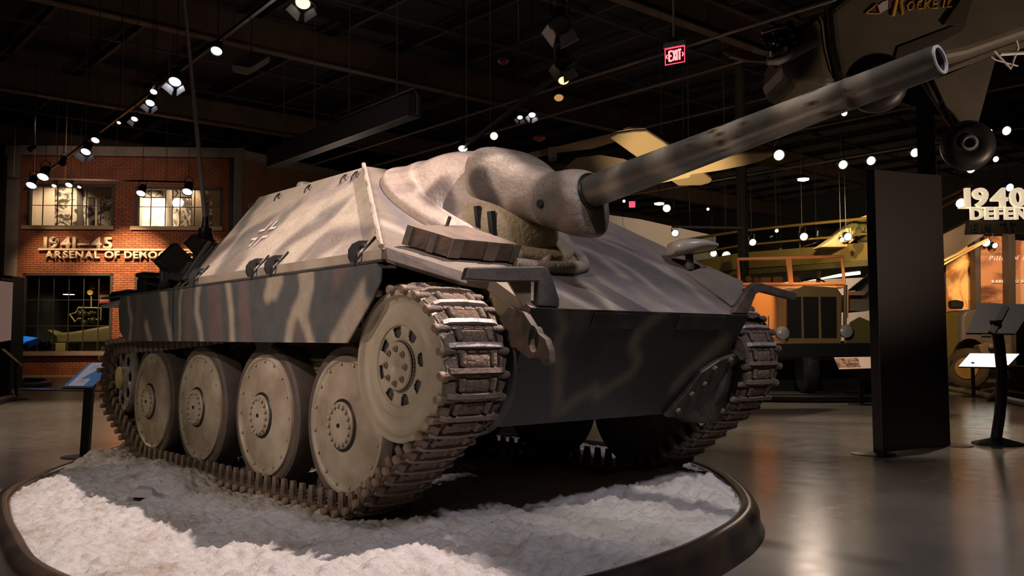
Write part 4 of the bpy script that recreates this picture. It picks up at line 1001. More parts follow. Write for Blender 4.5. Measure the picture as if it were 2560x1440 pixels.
PH = [photo_mat('photo_%d' % i, (.05, .042, .035), (.62, .53, .43), *q) for i, q in enumerate(((2.2, 3.0, 0), (3.5, 2.2, 4), (2.8, 4.0, 9), (4.0, 3.0, 13), (3.0, 5.0, 17)))]
M_PALE = mat('pale_panel', (.60, .50, .40), .7)
def panel(u0, v0, u1, v1, out, m, nm, lab, grp=None):
    """flat exhibit panel hung inside; pixel box read on the facade plane, then pushed back along the sight line"""
    q = []
    for u, v in ((u0, v1), (u1, v1), (u1, v0), (u0, v0)):
        q.append(hit(u, v, FN, FA+FN*out))
    return MB().prism(q, FN*.03).build(nm, m, label=lab, cat='panel', group=grp)
G1 = 'photo panels behind the upper windows'
panel(70, 470, 137, 566, -1.6, M_PALE, 'blank_panel', 'plain beige panel at the left end of the upper left window', G1)
panel(138, 462, 193, 566, -1.7, PH[0], 'photo_panel', 'angled photo panel of a tall girder building in the upper left window', G1)
panel(194, 470, 208, 566, -1.2, mat('grey_column', (.10, .085, .075), .7), 'column', 'dark grey column inside the upper left window', None)
panel(209, 493, 238, 566, -1.6, PH[1], 'photo_panel', 'busy black and white photo panel right of the grey column', G1)
panel(244, 493, 284, 566, -1.6, PH[2], 'photo_panel', 'photo panel at the right end of the upper left window', G1)
panel(345, 492, 416, 566, -1.6, photo_mat('photo_bright', (.5, .44, .36), (.8, .75, .66), 2, 3, 21), 'photo_panel', 'brightest washed-out photo panel in the upper right window', G1)
panel(416, 470, 430, 566, -1.1, mat('white_column', (.45, .38, .31), .7), 'column', 'pale column between photo panels in the upper right window', None)
panel(433, 496, 478, 566, -1.6, PH[3], 'photo_panel', 'photo panel with dark figures beside the pale column', G1)
panel(480, 466, 508, 566, -1.2, mat('tan_column', (.30, .225, .165), .7), 'column', 'tan column behind the tank aerial', None)
panel(512, 496, 531, 566, -1.6, PH[4], 'photo_panel', 'narrow photo strip right of the tank aerial', G1)
bnd = panel(345, 468, 478, 492, -1.5, mat('band_grey', (.17, .14, .115), .7), 'frieze_band', 'grey band with dark letter shapes in the upper right window')
for pts in ([(376, 473), (369, 480), (376, 488)], [(389, 474), (405, 488)], [(405, 474), (389, 488)], [(421, 500), (421, 473), (432, 473), (432, 500)], [(440, 474), (446, 481), (440, 489)]):
    for i in range(len(pts)-1):
        MB().bar(hit(*pts[i], FN, FA-FN*1.44), hit(*pts[i+1], FN, FA-FN*1.44), .03, .05, FN).build('glyph_stroke', M_BLACK, bnd)
# workshop behind the lower window
def at_f(u, v, out): return hit(u, v, FN, FA+FN*out)
hb = at_f(227, 715, -2.5)
hoist = empty('chain_hoist', (hb.x, hb.y, hb.z), 'yellow electric chain hoist seen through the lower window', 'hoist')
M_YEL = mat('hoist_yellow', (.55, .36, .03), .5)
child(MB().prism([at_f(222, 705, -2.5), at_f(237, 705, -2.5), at_f(237, 722, -2.5), at_f(224, 722, -2.5)], FN*-.25).build('motor_housing', M_YEL), hoist)
child(MB().cyl(at_f(225, 731, -2.4), at_f(231, 731, -2.8), .10, n=16).build('drum', M_YEL, smooth=40), hoist)
child(MB().cyl(at_f(228, 738, -2.5), at_f(228, 768, -2.5), .018, n=6).build('chain', M_YEL), hoist)
eb = at_f(225, 795, -2.5)
eng = empty('hanging_engine', (eb.x, eb.y, eb.z), 'aircraft engine in a yellow frame hanging from the hoist', 'engine')
fpnts = [at_f(*q, -2.5) for q in ((253, 770), (196, 769), (190, 782), (174, 785), (188, 805), (196, 796), (253, 800))]
child(MB().tube(fpnts, .035, 6, closed=True).build('engine_frame', mat('frame_yellow', (.36, .28, .10), .5), smooth=60), eng)
random.seed(5)
eb_m = MB()
for k in range(14):
    p = at_f(random.uniform(200, 250), random.uniform(778, 808), -2.5+random.uniform(-.2, .2)); eb_m.sphere(p, random.uniform(.06, .13), 8, 6)
child(eb_m.build('engine_block', mat('engine_dark', (.05, .04, .035), .35, metal=.4, var=.5, vscale=12), smooth=60), eng)
fg = [at_f(*q, -2.0) for q in ((112, 822), (140, 832), (178, 830), (282, 812), (282, 858), (140, 860), (138, 846))]
fus = MB().prism(fg, FN*-.8).build('aircraft_fuselage', mat('olive_fuselage', (.20, .165, .09), .5, var=.2), label='olive aircraft fuselage lying behind the lower window', cat='aircraft', bevel=.12)
MB().box(at_f(148, 870, -1.8), (.35, .35, .35)).build('crate', mat('crate_tan', (.32, .25, .13), .6), label='small tan crate on the workshop floor behind the lower window', cat='crate', bevel=.02)
fl_ = [at_f(*q, -3.0) for q in ((248, 711), (273, 710), (273, 757), (248, 759))]
flag = empty('flag', tuple((fl_[3]+fl_[2])/2), 'red and white striped flag hanging behind the lower window', 'flag')
for k in range(9):
    a, b = fl_[0].lerp(fl_[3], k/9), fl_[1].lerp(fl_[2], k/9); a2, b2 = fl_[0].lerp(fl_[3], (k+1)/9), fl_[1].lerp(fl_[2], (k+1)/9)
    child(MB().prism([a, b, b2, a2], FN*.02).build('stripe', mat('flag_red', (.45, .03, .03), .7) if k % 2 == 0 else mat('flag_white', (.6, .55, .48), .7)), flag)
for (u, v, r, lab) in ((172, 736, .22, 'right'), (114, 749, .20, 'left')):
    c = at_f(u, v, -3.2)
    e = empty('pendant_light', tuple(c), 'oval workshop pendant lamp, %s one of the two behind the lower window' % lab, 'lamp', 'workshop pendants')
    child(MB().lathe([(.03, .18), (.06, .14), (r, .02), (r, 0)], c, 'z', 20).build('lamp_shade', M_BLACK, smooth=40), e)
    child(MB().lathe([(r*.95, .012), (r*.9, -.01), (.01, -.02)], c, 'z', 20).build('diffuser', glow('pendant_glow', (1, .9, .7), 9), smooth=50), e)
tm = empty('timber_frame', tuple(at_f(85, 770, -3.5)), 'grey timber post and brace behind the lower window', 'frame')
M_TIM = mat('grey_timber', (.11, .095, .08), .8)
for (p, q) in (((82, 715), (82, 780)), ((64, 709), (230, 713)), ((96, 745), (130, 716))):
    child(MB().bar(at_f(*p, -3.5), at_f(*q, -3.5), .14, .18, FN).build('beam', M_TIM), tm)
panel(62, 783, 116, 791, -3.0, mat('white_box', (.42, .37, .3), .7), 'white_board', 'white box on a ledge behind the lower window')
# lit lettering on the brick
def letters(sign, body, u0, v_base, u1, h_px, plane_n, plane_p, xdir, m, depth=.06, out=0.0, bold=True, shear=0.0):
    p0 = hit(u0, v_base, plane_n, plane_p); p1 = hit(u1, v_base, plane_n, plane_p); ptop = hit(u0, v_base-h_px, plane_n, plane_p)
    L = (p1-p0).length; H = (ptop-p0).length
    ms = []; adv = []
    for ch in body:
        if ch == ' ': ms.append(None); adv.append(.32); continue
        me = GLYPH[(ch, bold, shear)].copy(); xs = [v.co.x for v in me.vertices]; ms.append((me, min(xs), max(xs))); adv.append(max(xs)-min(xs)+.085)
    cap = .70+.03
    tot = sum(adv)-.085; sx = L/tot; sy = H/cap; x = 0
    for k, mm in enumerate(ms):
        if mm:
            me, a, b = mm
            bm = bmesh.new(); bm.from_mesh(me)
            for v in bm.verts: v.co = V((v.co.x-a+x)*sx, (v.co.y+.01)*sy, 0)
            bmesh.ops.remove_doubles(bm, verts=bm.verts, dist=1e-5)
            r = bmesh.ops.extrude_face_region(bm, geom=bm.faces[:])
            for e in r['geom']:
                if isinstance(e, bmesh.types.BMVert): e.co.z += depth
            bmesh.ops.recalc_face_normals(bm, faces=bm.faces); bm.to_mesh(me); bm.free()
            me.materials.clear(); me.materials.append(m)
            o = put('letter', me, None); o.matrix_basis = frame_mat(p0+Vector(plane_n)*out, xdir, (0, 0, 1)); child_keep(o, sign)
        x += adv[k]
def child_keep(o, parent):
    mw = o.matrix_basis.copy(); o.parent = parent; o.matrix_parent_inverse = parent.matrix_basis.inverted(); o.matrix_basis = mw
M_LET = mat('sign_cream', (.62, .54, .46), .5)
sg = empty('wall_sign', tuple(hit(300, 640, FN, FA)), 'raised cream sign lettering 1941-45 ARSENAL OF DEMOCRACY on the brick wall', 'sign')
child(fbox(fac(100, 624)[0], fac(100, 626)[1], fac(560, 631)[0], fac(100, 622)[1], .10, .16).build('sign_bar', M_LET), sg)
letters(sg, '1941\u201345', 113, 622, 284, 29, FN, FA, FE, M_LET, .07, .08)
letters(sg, 'ARSENAL OF DEMOCRACY', 116, 646, 507, 18, FN, FA, FE, M_LET, .07, .08)
# spots on the rail in front of the facade
spot('facade_spot_a', fp(fac(330, 500)[0], 5.9, 2.6), fp(fac(330, 620)[0], 3.0, 0), 1900, (1, .62, .30), 62, .8, .05)
spot('facade_spot_b', fp(fac(130, 500)[0], 5.9, 2.4), fp(fac(150, 620)[0], 3.0, 0), 550, (1, .62, .30), 60, .8, .05)
spot('facade_spot_c', fp(fac(500, 500)[0], 5.9, 2.4), fp(fac(520, 640)[0], 2.8, 0), 900, (1, .58, .28), 55, .8, .05)
spot('gallery_spot_a', at_f(150, 470, -.6)+V(0, 0, .25), at_f(150, 560, -1.7), 240, (1, .74, .50), 110, .6)
spot('gallery_spot_b', at_f(370, 470, -.5)+V(0, 0, .25), at_f(372, 560, -1.6), 900, (1, .80, .58), 80, .6)
spot('gallery_spot_c', at_f(460, 470, -.6)+V(0, 0, .25), at_f(460, 540, -1.6), 380, (1, .74, .50), 110, .6)
spot('workshop_spot', at_f(200, 700, -.9)+V(0, 0, .2), at_f(225, 830, -2.4), 260, (1, .78, .40), 80, .6)
spot('facade_wash', fp(FW*.45, 7.0, 7.0), fp(FW*.45, 5.2, 0), 480, (1, .68, .5), 70, .9, .2)  # extra wide fill, added off the rail to lift the upper brick

# ================================================================ NEAR THINGS
HF = V(CF.x, CF.y, 0).normalized()            # horizontal viewing direction: thickness of things that face the walkway
def pquad(pts, d):
    ds = d if isinstance(d, (list, tuple)) else [d]*len(pts)
    return [at(u, v, k) for (u, v), k in zip(pts, ds)]
def pslab(pts, d, thick, nm, m, parent=None, bevel=0, **kw):
    o = MB().prism(pquad(pts, d), HF*thick).build(nm, m, None, bevel=bevel, **kw)
    if parent is not None: child(o, parent)
    return o
def ptube(pts, d, r, nm, m, parent=None, n=8, **kw):
    o = MB().tube(pquad(pts, d), r, n).build(nm, m, None, smooth=60, **kw)
    if parent is not None: child(o, parent)
    return o
def thing(nm, u, v, d, lab, cat, grp=None):
    p = at(u, v, d); return empty(nm, tuple(p), lab, cat, grp)
M_BLK = mat('satin_black', (.011, .010, .012), .45)
# reading lectern with blue sheet, left of the platform
lb = onz(212, 1142, FZ)
lec = empty('lectern', tuple(lb), 'black lectern with a blue and white text panel behind the tank idler', 'lectern')
child(MB().bar(lb, at(224, 962, 8.13), .075, .05, HF).build('post', M_BLK), lec)
child(MB().lathe([(.20, 0), (.20, .008), (.06, .014)], lb, 'z', 28).build('base', M_BLK), lec)
LQ = [at(155, 968, 7.95), at(231, 969, 8.0), at(305, 903, 8.45), at(224, 906, 8.4)]
ln = (LQ[1]-LQ[0]).cross(LQ[3]-LQ[0]).normalized()
if ln.z < 0: ln = -ln
bd = child(MB().prism([q-ln*.02 for q in LQ], ln*.018).build('board', M_BLK), lec)
def lq(a, b, o=.0): return LQ[0].lerp(LQ[1], a).lerp(LQ[3].lerp(LQ[2], a), b)+ln*o
sheet = child(MB().prism([lq(.02, .03), lq(.98, .03), lq(.98, .97), lq(.02, .97)], ln*.003).build('printed_sheet', mat('sheet_blue', (.05, .21, .52), .35)), lec)
child(MB().prism([lq(.16, .04, .004), lq(.66, .04, .004), lq(.60, .96, .004), lq(.10, .96, .004)], ln*.001).build('text_block', mat('sheet_white', (.55, .52, .62), .4)), lec)
for k in range(12):
    b = .18+.055*k
    child(MB().prism([lq(.30, b, .0055), lq(.57-.06*(k % 3), b, .0055), lq(.57-.06*(k % 3), b+.018, .0055), lq(.30, b+.018, .0055)], ln*.0005).build('text_line', mat('print_grey', (.24, .22, .30), .5)), lec)
# distant thin lectern and low black kerb on the far left
fl2 = onz(41, 998, FZ)
l2 = empty('lectern', tuple(fl2), 'thin black lectern standing alone at the far left edge', 'lectern')
dl = (fl2-CAM).dot(CF)
child(MB().bar(fl2, at(41, 905, dl), .05, .05, HF).build('post', M_BLK), l2)
child(MB().prism([at(2, 872, dl), at(12, 872, dl+.5), at(60, 915, dl+.5), at(50, 912, dl)], V(0, 0, -.03)).build('board', M_BLK), l2)
child(MB().box(fl2+V(0, 0, .01), (.35, .35, .02)).build('base', M_BLK), l2)
rg = [onz(u, v, FZ) for u, v in ((-40, 1010), (-10, 984), (25, 990), (33, 1002), (10, 1006), (-30, 1020))]
MB().tube([p+V(0, 0, .05) for p in rg], .07, 8, closed=True).build('floor_ring', M_BLK, smooth=50, label='dark rounded kerb end on the floor at the left edge', cat='kerb')
rg = [onz(u, v, FZ) for u, v in ((22, 962), (60, 956), (110, 958), (124, 964), (100, 968), (40, 971))]
MB().tube([p+V(0, 0, .06) for p in rg], .08, 8, closed=True).build('floor_ring', mat('worn_black', (.03, .026, .02), .4), smooth=50, label='low black oval kerb on the floor before the brick facade', cat='kerb')
MB().prism([onz(18, 975, FZ+.004), onz(262, 978, FZ+.004), onz(262, 973, FZ+.004), onz(30, 970, FZ+.004)], V(0, 0, .012)).build('floor_strip', mat('blue_strip', (.05, .12, .30), .3), label='thin blue strip on the floor in front of the brick facade', cat='strip')
# information tower and blue wing on the far left
d_ = 19.5
tw = thing('information_tower', 8, 960, d_, 'dark information tower with a pink lit panel at the far left edge', 'display')
pslab([(-40, 985), (24, 968), (31, 690), (-40, 682)], d_, .5, 'body', mat('tower_black', (.022, .018, .018), .5), tw)
pslab([(-20, 858), (25, 850), (30, 706), (-20, 700)], d_-.06, .04, 'lit_panel', mat('tower_print', (.5, .36, .31), .5, var=.3, vscale=1.5, emit=(1, .62, .5), estr=.12), tw)
pslab([(2, 699), (28, 702), (28, 697), (2, 694)], d_-.05, .02, 'title', mat('title_grey', (.4, .36, .34), .5), tw)
wg = MB().prism(pquad([(22, 846), (60, 840), (101, 845), (70, 857), (26, 871)], [21, 20.8, 20.5, 20.2, 20.4]), V(0, 0, -.12)).build('blue_wing', mat('blue_gloss', (.015, .13, .42), .25), label='glossy blue pointed bodywork before the lower window', cat='bodywork')
em = MB(); random.seed(9)
for k in range(12):
    r_ = random.uniform(.12, .2); q = at_f(random.uniform(80, 136), 876, -1.0-random.uniform(0, .4)); em.sphere(V(q.x, q.y, W3[1]+r_*.8+random.uniform(0, .14)), r_, 8, 6)
em.build('engine', mat('engine_black', (.02, .017, .015), .3, metal=.5), smooth=60, label='dark bare engine lying just inside the lower window sill', cat='engine')

# big black slab panel on the right
b0, b1 = onz(2207, 1135, FZ), onz(2377, 1116, FZ)
dd0, dd1 = (b0-CAM).dot(CF), (b1-CAM).dot(CF)
t0, t1 = at(2186, 413, dd0), at(2351, 431, dd1)
sl = empty('slab_panel', tuple(b0.lerp(b1, .5)), 'tall black freestanding slab panel beside the gun muzzle', 'panel')
back = V(-(b1-b0).y, (b1-b0).x, 0).normalized()
if back.dot(HF) < 0: back = -back
child(MB().prism([b0+V(0, 0, .01), b1+V(0, 0, .01), V(b1.x, b1.y, t1.z), V(b0.x, b0.y, t0.z)], back*.10).build('board', mat('slab_black', (.020, .015, .016), .5), bevel=.006), sl)
for q in (b0.lerp(b1, -.06), b0.lerp(b1, 1.1)):
    child(MB().lathe([(.19, 0), (.19, .006), (.15, .012), (.001, .012)], V(q.x, q.y, FZ)+back*.05, 'z', 28).build('foot_plate', mat('foot_steel', (.12, .10, .09), .35, metal=.5), smooth=40), sl)
# lectern seen from behind, right edge
rb_ = onz(2494, 1110, FZ); dr = (rb_-CAM).dot(CF)
l3 = empty('lectern', tuple(rb_), 'black curved-stem lectern seen from behind near the right edge', 'lectern')
child(MB().lathe([(.235, 0), (.235, .012), (.20, .022), (.06, .06), (.04, .07)], rb_, 'z', 36).build('base', M_BLK, smooth=40), l3)
child(MB().tube([at(u, v, dr) for u, v in ((2490, 1098), (2499, 1040), (2504, 980), (2504, 920), (2498, 860), (2488, 800))], .052, 12).build('stem', M_BLK, smooth=50), l3)
pq = [at(2414, 836, dr-.12), at(2537, 838, dr-.12), at(2585, 765, dr+.3), at(2446, 761, dr+.3)]
pn = (pq[1]-pq[0]).cross(pq[3]-pq[0]).normalized()
child(MB().prism(pq, pn*.02).build('board', mat('board_back', (.030, .028, .033), .5)), l3)
child(MB().bar(at(2478, 834, dr-.14), at(2514, 766, dr+.25), .06, .03, pn).build('bracket', M_BLK), l3)

# illuminated exit sign
d_ = 9.6
ex_ = thing('exit_sign', 1686, 163, d_, 'red illuminated EXIT sign hanging on a rod', 'sign')
ptube([(1683, -60), (1684, 96)], d_, .012, 'rod', mat('rod_grey', (.75, .74, .80), .4), ex_)
child(MB().lathe([(.055, .0), (.06, -.02), (.03, .03)], at(1686, 103, d_), 'z', 16).build('canopy', M_BLK, smooth=50), ex_)
E0, E1 = at(1663, 164, d_+.06), at(1713, 151, d_-.06)
ed = (E1-E0); eu = at(1663, 122, d_+.06)-E0
edn = ed.normalized(); en = edn.cross(V(0, 0, 1)).normalized()
if en.dot(CAM-E0) < 0: en = -en
eh = eu.length
def eq(a, b, o=0): return E0+V(ed.x, ed.y, 0)*a+V(0, 0, ed.z*0+eh*b)+en*o
# level the sign: use the mean base height
E0 = V(E0.x, E0.y, (E0.z+E1.z)/2-.01)
child(MB().prism([eq(-.03, 1.0, -.02), eq(1.02, 1.0, -.02), eq(1.02, 1.30, -.02), eq(-.03, 1.30, -.02)], en*.05).build('housing', mat('housing_grey', (.80, .78, .84), .45)), ex_)
child(MB().prism([eq(0, 0), eq(1, 0), eq(1, 1), eq(0, 1)], en*.004).build('acrylic', mat('acrylic_dark', (.05, .01, .015), .2)), ex_)
M_RED = glow('exit_red', (1, .035, .07), 4.0)
for a0, b0_, a1, b1_ in ((0, 0, 1, .05), (0, .95, 1, 1), (0, 0, .035, 1), (.965, 0, 1, 1)):
    child(MB().prism([eq(a0, b0_, .004), eq(a1, b0_, .004), eq(a1, b1_, .004), eq(a0, b1_, .004)], en*.003).build('border', M_RED), ex_)
def ebars(segs, w=.05):
    for (a0, b0_), (a1, b1_) in segs:
        child(MB().bar(eq(a0, b0_, .008), eq(a1, b1_, .008), w*eh*1.1, .004, en).build('letter_stroke', glow('exit_letter', (1, .12, .12), 5.0)), ex_)
ebars([((.22, .2), (.22, .82)), ((.22, .22), (.36, .22)), ((.22, .51), (.34, .51)), ((.22, .8), (.36, .8)), ((.41, .2), (.55, .82)), ((.55, .2), (.41, .82)), ((.61, .2), (.61, .82)), ((.66, .8), (.82, .8)), ((.74, .2), (.74, .8))], .09)
ebars([((.13, .38), (.07, .5)), ((.07, .5), (.13, .62)), ((.87, .62), (.93, .5)), ((.93, .5), (.87, .38))], .05)
pl = bpy.data.lights.new('exit_glow', 'POINT')
bpy.data.lights.remove(pl)
# small distant exit sign
x2 = thing('exit_sign', 1580, 518, 26, 'small distant red exit sign below the gun barrel', 'sign')
pslab([(1573, 518), (1588, 518), (1588, 503), (1573, 503)], 26, .05, 'lit_face', glow('far_exit', (1, .05, .10), 2.2), x2)
q = at(1580, 502, 26); child(MB().cyl(q, V(q.x, q.y, HZ), .01, n=6).build('rod', M_BLK), x2)
pslab([(1572, 503), (1589, 503), (1589, 500), (1572, 500)], 25.98, .08, 'housing', M_BLK, x2)

# hanging duct beam and flat panel fixture
db = empty('hanging_duct', tuple(onz(850, 330, 5.7)), 'long dark rectangular beam hung below the ceiling', 'duct')
p0, p1 = onz(680, 398, 5.75), onz(1036, 264, 5.75)
p1 = V(p1.x, p0.y+(p1.y-p0.y)*1.0, p1.z)
child(MB().bar(p0, p1, .30, .46).build('box_beam', mat('beam_blue_black', (.040, .038, .048), .55)), db)
child(MB().bar(p0+V(0, -.16, -.235), p1+V(0, -.16, -.235), .04, .02).build('edge_strip', mat('edge_brown', (.16, .11, .07), .5)), db)
for t in (.1, .35, .6, .9):
    q = p0.lerp(p1, t); child(MB().cyl(q+V(0, 0, .2), V(q.x, q.y, HZ), .012, n=6).build('hanger', M_PIPE), db)
child(MB().tube([p0+V(0, 0, .30), p0.lerp(p1, .5)+V(0, 0, .36), p1+V(0, 0, .38), p1+V(.1, 0, .2), p1+V(.1, 0, -.2)], .02, 6).build('cable', M_PIPE, smooth=60), db)
fp_ = empty('panel_light', tuple(at(626, 165, 14)), 'unlit white slatted ceiling panel light', 'light')
Q = pquad([(581, 178), (625, 186), (674, 156), (629, 143)], [13.7, 13.4, 14.0, 14.3])
child(MB().prism(Q, V(0, 0, .10)).build('housing', mat('panel_white', (.50, .44, .42), .5)), fp_)
for k in range(1, 6):
    a, b = Q[0].lerp(Q[1], k/6), Q[3].lerp(Q[2], k/6); child(MB().bar(a-V(0, 0, .01), b-V(0, 0, .01), .02, .02).build('slat', mat('slat_grey', (.36, .32, .31), .5)), fp_)
child(MB().cyl(at(628, 160, 14), V(at(628, 160, 14).x, at(628, 160, 14).y, HZ), .01, n=6).build('hanger', M_PIPE), fp_)

# ================================================================ SPOTTER AIRCRAFT overhead
PD = 8.2
M_OD = mat('olive_fabric', (.105, .088, .068), .55, var=.25, vscale=2.5)
M_OD2 = mat('olive_cowl', (.13, .105, .078), .45, var=.2, vscale=3)
ap = thing('light_aircraft', 2300, 120, PD, 'olive high-wing light aircraft hanging nose-left above the gun muzzle', 'aircraft')
def psect(outl, d, thick, nm, m, bevel, parent=ap, label=None):
    o = MB().prism(pquad(outl, d), HF*thick).build(nm, m, None, bevel=bevel)
    if bevel: o.modifiers['bevel'].segments = 4; o.modifiers['bevel'].angle_limit = math.radians(50)
    for p in o.data.polygons: p.use_smooth = False
    child(o, parent)
    if label: o['label'] = label
    return o
psect([(2066, 18), (2130, -32), (2330, -150), (2700, -190), (3000, -160), (3300, -110), (3300, -60), (3000, -30), (2720, 45), (2560, 92), (2420, 140), (2300, 165), (2140, 207), (2110, 225), (2090, 180), (2075, 110)], PD, .72, 'fuselage', M_OD, .10)
psect([(1998, 62), (2063, 16), (2073, 110), (2088, 178), (2104, 222), (2060, 226), (1995, 214), (1968, 204), (1958, 165), (1965, 120)], PD-.02, .76, 'cowling', M_OD2, .12)
ptube([(2064, 18), (2070, 90), (2078, 140), (2092, 182), (2112, 205), (2150, 222)], PD-.03, .013, 'cowl_seam', M_BLK, ap)
# engine cylinders, exhaust, propeller
eg = MB(); random.seed(21)
for (u, v, r) in ((1925, 105, .06), (1955, 95, .07), (1985, 88, .075), (1930, 125, .05), (1962, 118, .06), (1915, 95, .045), (1945, 80, .05), (1975, 70, .05), (1990, 105, .07)):
    eg.sphere(at(u, v, PD-.05+random.uniform(-.05, .05)), r, 10, 8)
    eg.cyl(at(u, v, PD-.05), at(u, v-18, PD-.05), r*.6, n=8)
eg = eg.build('engine', mat('engine_gloss_black', (.008, .008, .009), .2, metal=.3), smooth=50); child(eg, ap)
ptube([(1905, 82), (1935, 72), (1968, 66)], PD-.1, .018, 'push_rod_tube', M_BLK, ap)
ptube([(1918, 154), (1945, 152), (1968, 143), (2005, 122), (2040, 105)], PD-.12, [.03, .042, .045, .045, .04], 'exhaust_pipe', mat('exhaust_grey', (.30, .26, .25), .45, metal=.2, var=.3, vscale=15), ap)
ptube([(1962, 118), (1964, 140)], PD-.12, .025, 'exhaust_stub', MATS['exhaust_grey'], ap)
ptube([(1922, 130), (1924, 152)], PD-.12, .022, 'exhaust_stub', MATS['exhaust_grey'], ap)
M_PROP = mat('varnished_wood', (.20, .10, .03), .3, var=.4, vscale=6)
psect([(1809, 128), (1818, 124), (1855, 124), (1905, 132), (1945, 148), (1948, 168), (1936, 168), (1915, 155), (1870, 152), (1825, 142)], PD+.2, .05, 'propeller', M_PROP, .01)
psect([(1880, 126), (1914, 135), (1914, 139), (1882, 131)], PD+.19, .02, 'propeller_glint', mat('glint_white', (.9, .9, .95), .2, metal=.2, emit=None), 0)  # white sliver painted as a highlight on the blade
# markings: rocket and lettering
psect([(2195, 14), (2206, 5), (2225, -2), (2260, -4), (2228, 3), (2222, 20), (2200, 34), (2196, 28)], PD-.006, .006, 'rocket_marking', mat('rocket_white', (.55, .52, .55), .6), 0)
psect([(2223, -1), (2230, -3), (2228, 18), (2222, 21)], PD-.010, .004, 'rocket_band', mat('rocket_band', (.28, .02, .06), .6), 0)
for a, b, m in (((2165, 32), (2192, 10), 'rocket_gold'), ((2165, 33), (2198, 34), 'rocket_gold'), ((2193, 12), (2199, 32), 'rocket_red')):
    ptube([a, b], PD-.008, .006, 'rocket_flame', mat(m, (.50, .25, .03) if m == 'rocket_gold' else (.45, .04, .02), .6), ap, 6)
M_GOLD = mat('gold_letter', (.55, .29, .03), .6)
def stroke(pts, w=.016): ptube(pts, PD-.008, w, 'letter_stroke', M_GOLD, ap, 6)
stroke([(2232, 40), (2245, -15)], .017); stroke([(2256, 36), (2252, 5), (2262, -15)], .015); stroke([(2240, -6), (2262, -12)], .012)
stroke([(2276, 5), (2268, 14), (2271, 25), (2279, 23), (2285, 12), (2281, 4), (2276, 5)], .008)
stroke([(2306, 1), (2296, 4), (2292, 15), (2297, 23), (2305, 20)], .008)
stroke([(2314, 0), (2310, 22)], .008); stroke([(2328, -2), (2313, 11), (2326, 22)], .008)
stroke([(2347, -3), (2335, -1), (2331, 21), (2344, 19)], .008); stroke([(2333, 9), (2343, 8)], .008)
stroke([(2352, -3), (2372, -6)], .008); stroke([(2362, -4), (2357, 19)], .008)
stroke([(2384, -8), (2374, -6), (2368, 18), (2380, 16)], .008)
# belly panel line and undercarriage
psect([(2230, 170), (2245, 118), (2410, 55), (2416, 62), (2400, 80)], PD-.012, .01, 'belly_strip', mat('olive_dark', (.045, .036, .03), .55), 0)
psect([(2360, 60), (2395, 10), (2440, -60), (2450, -60), (2412, 62)], PD-.03, .03, 'wing_strut', mat('olive_dark', (.045, .036, .03), .55), 0)
psect([(2338, 196), (2368, 186), (2492, 135), (2488, 152), (2440, 330), (2405, 345)], PD+.12, .03, 'leg_fairing', M_OD, .004)
ptube([(2300, 190), (2395, 335)], PD+.2, .03, 'shock_strut', MATS['olive_dark'], ap)
ptube([(2335, 196), (2402, 345)], PD+.10, .012, 'brace', M_OD2, ap)
def awheel(u, v, r, d, nm):
    c = at(u, v, d); ax = (CF*.93+CR*.30-V(0, 0, .1)).normalized()
    prof = [(.28*r, -.09), (.34*r, -.10), (.6*r, -.11), (.85*r, -.085), (r, -.03), (r, .03), (.85*r, .085), (.3*r, .10)]
    a = ax.orthogonal().normalized(); b = ax.cross(a)
    rr = [[c+ax*h+a*(q*math.cos(2*PI*k/40))+b*(q*math.sin(2*PI*k/40)) for k in range(40)] for q, h in prof]
    w_ = MB().loft(rr).build(nm, mat('aircraft_tyre', (.020, .018, .022), .45), None, smooth=45); child(w_, ap)
    rr = [[c+ax*h+a*(q*math.cos(2*PI*k/32))+b*(q*math.sin(2*PI*k/32)) for k in range(32)] for q, h in ((.30*r, -.085), (.31*r, -.115), (.22*r, -.12), (.18*r, -.09))]
    h_ = MB().loft(rr, caps=False).build('wheel_rim', mat('rim_pale', (.30, .28, .29), .4), None, smooth=50); child(h_, w_) if False else child(h_, ap)
    return w_
awheel(2419, 364, .228, PD-.05, 'main_wheel'); awheel(2190, 208, .262, PD-.35, 'main_wheel')
ptube([(2478, 142), (2490, 150), (2545, 165)], PD+.1, .008, 'brace_wire', MATS['rod_grey'], ap, 6)
ptube([(2485, 128), (2527, 172), (2545, 120), (2540, 100)], PD+.1, .014, 'step_tube', MATS['rod_grey'], ap, 6)
ptube([(2500, 135), (2620, 128)], PD+.1, .02, 'tail_brace', MATS['rod_grey'], ap, 6)

# ================================================================ BACKGROUND ON THE RIGHT
# half-track tractor behind the tank
TD = 16.6
M_TTAN = mat('tractor_tan', (.42, .27, .11), .5, var=.15, vscale=2)
M_TORG = mat('tractor_orange_lit', (.50, .20, .08), .5)  # orange of the warm lamps put into the tractor's paint
M_TBLK = mat('tractor_black', (.008, .008, .008), .6)
M_TOL = mat('tractor_olive', (.22, .19, .06), .4)
tr = thing('halftrack_tractor', 2030, 995, TD, 'tan half-track tractor with open cab and tall black radiator', 'vehicle')
def tp(outl, d, th, nm, m, bevel=0): 
    o = pslab(outl, d, th, nm, m, tr, bevel); return o
grd = tp([(1962, 862), (1962, 745), (1975, 724), (2010, 716), (2060, 716), (2092, 722), (2106, 742), (2104, 858)], TD, .25, 'radiator_shell', M_TTAN, .03)
for k, (u0, u1) in enumerate(((1971, 2004), (2011, 2047), (2055, 2092))):
    tp([(u0, 845), (u1, 845), (u1-1, 742), (u0-3, 742)], TD-.02, .06, 'radiator_panel', M_TBLK)
tp([(1966, 864), (2102, 862), (2102, 847), (1966, 849)], TD-.04, .1, 'lower_valance', M_TTAN)
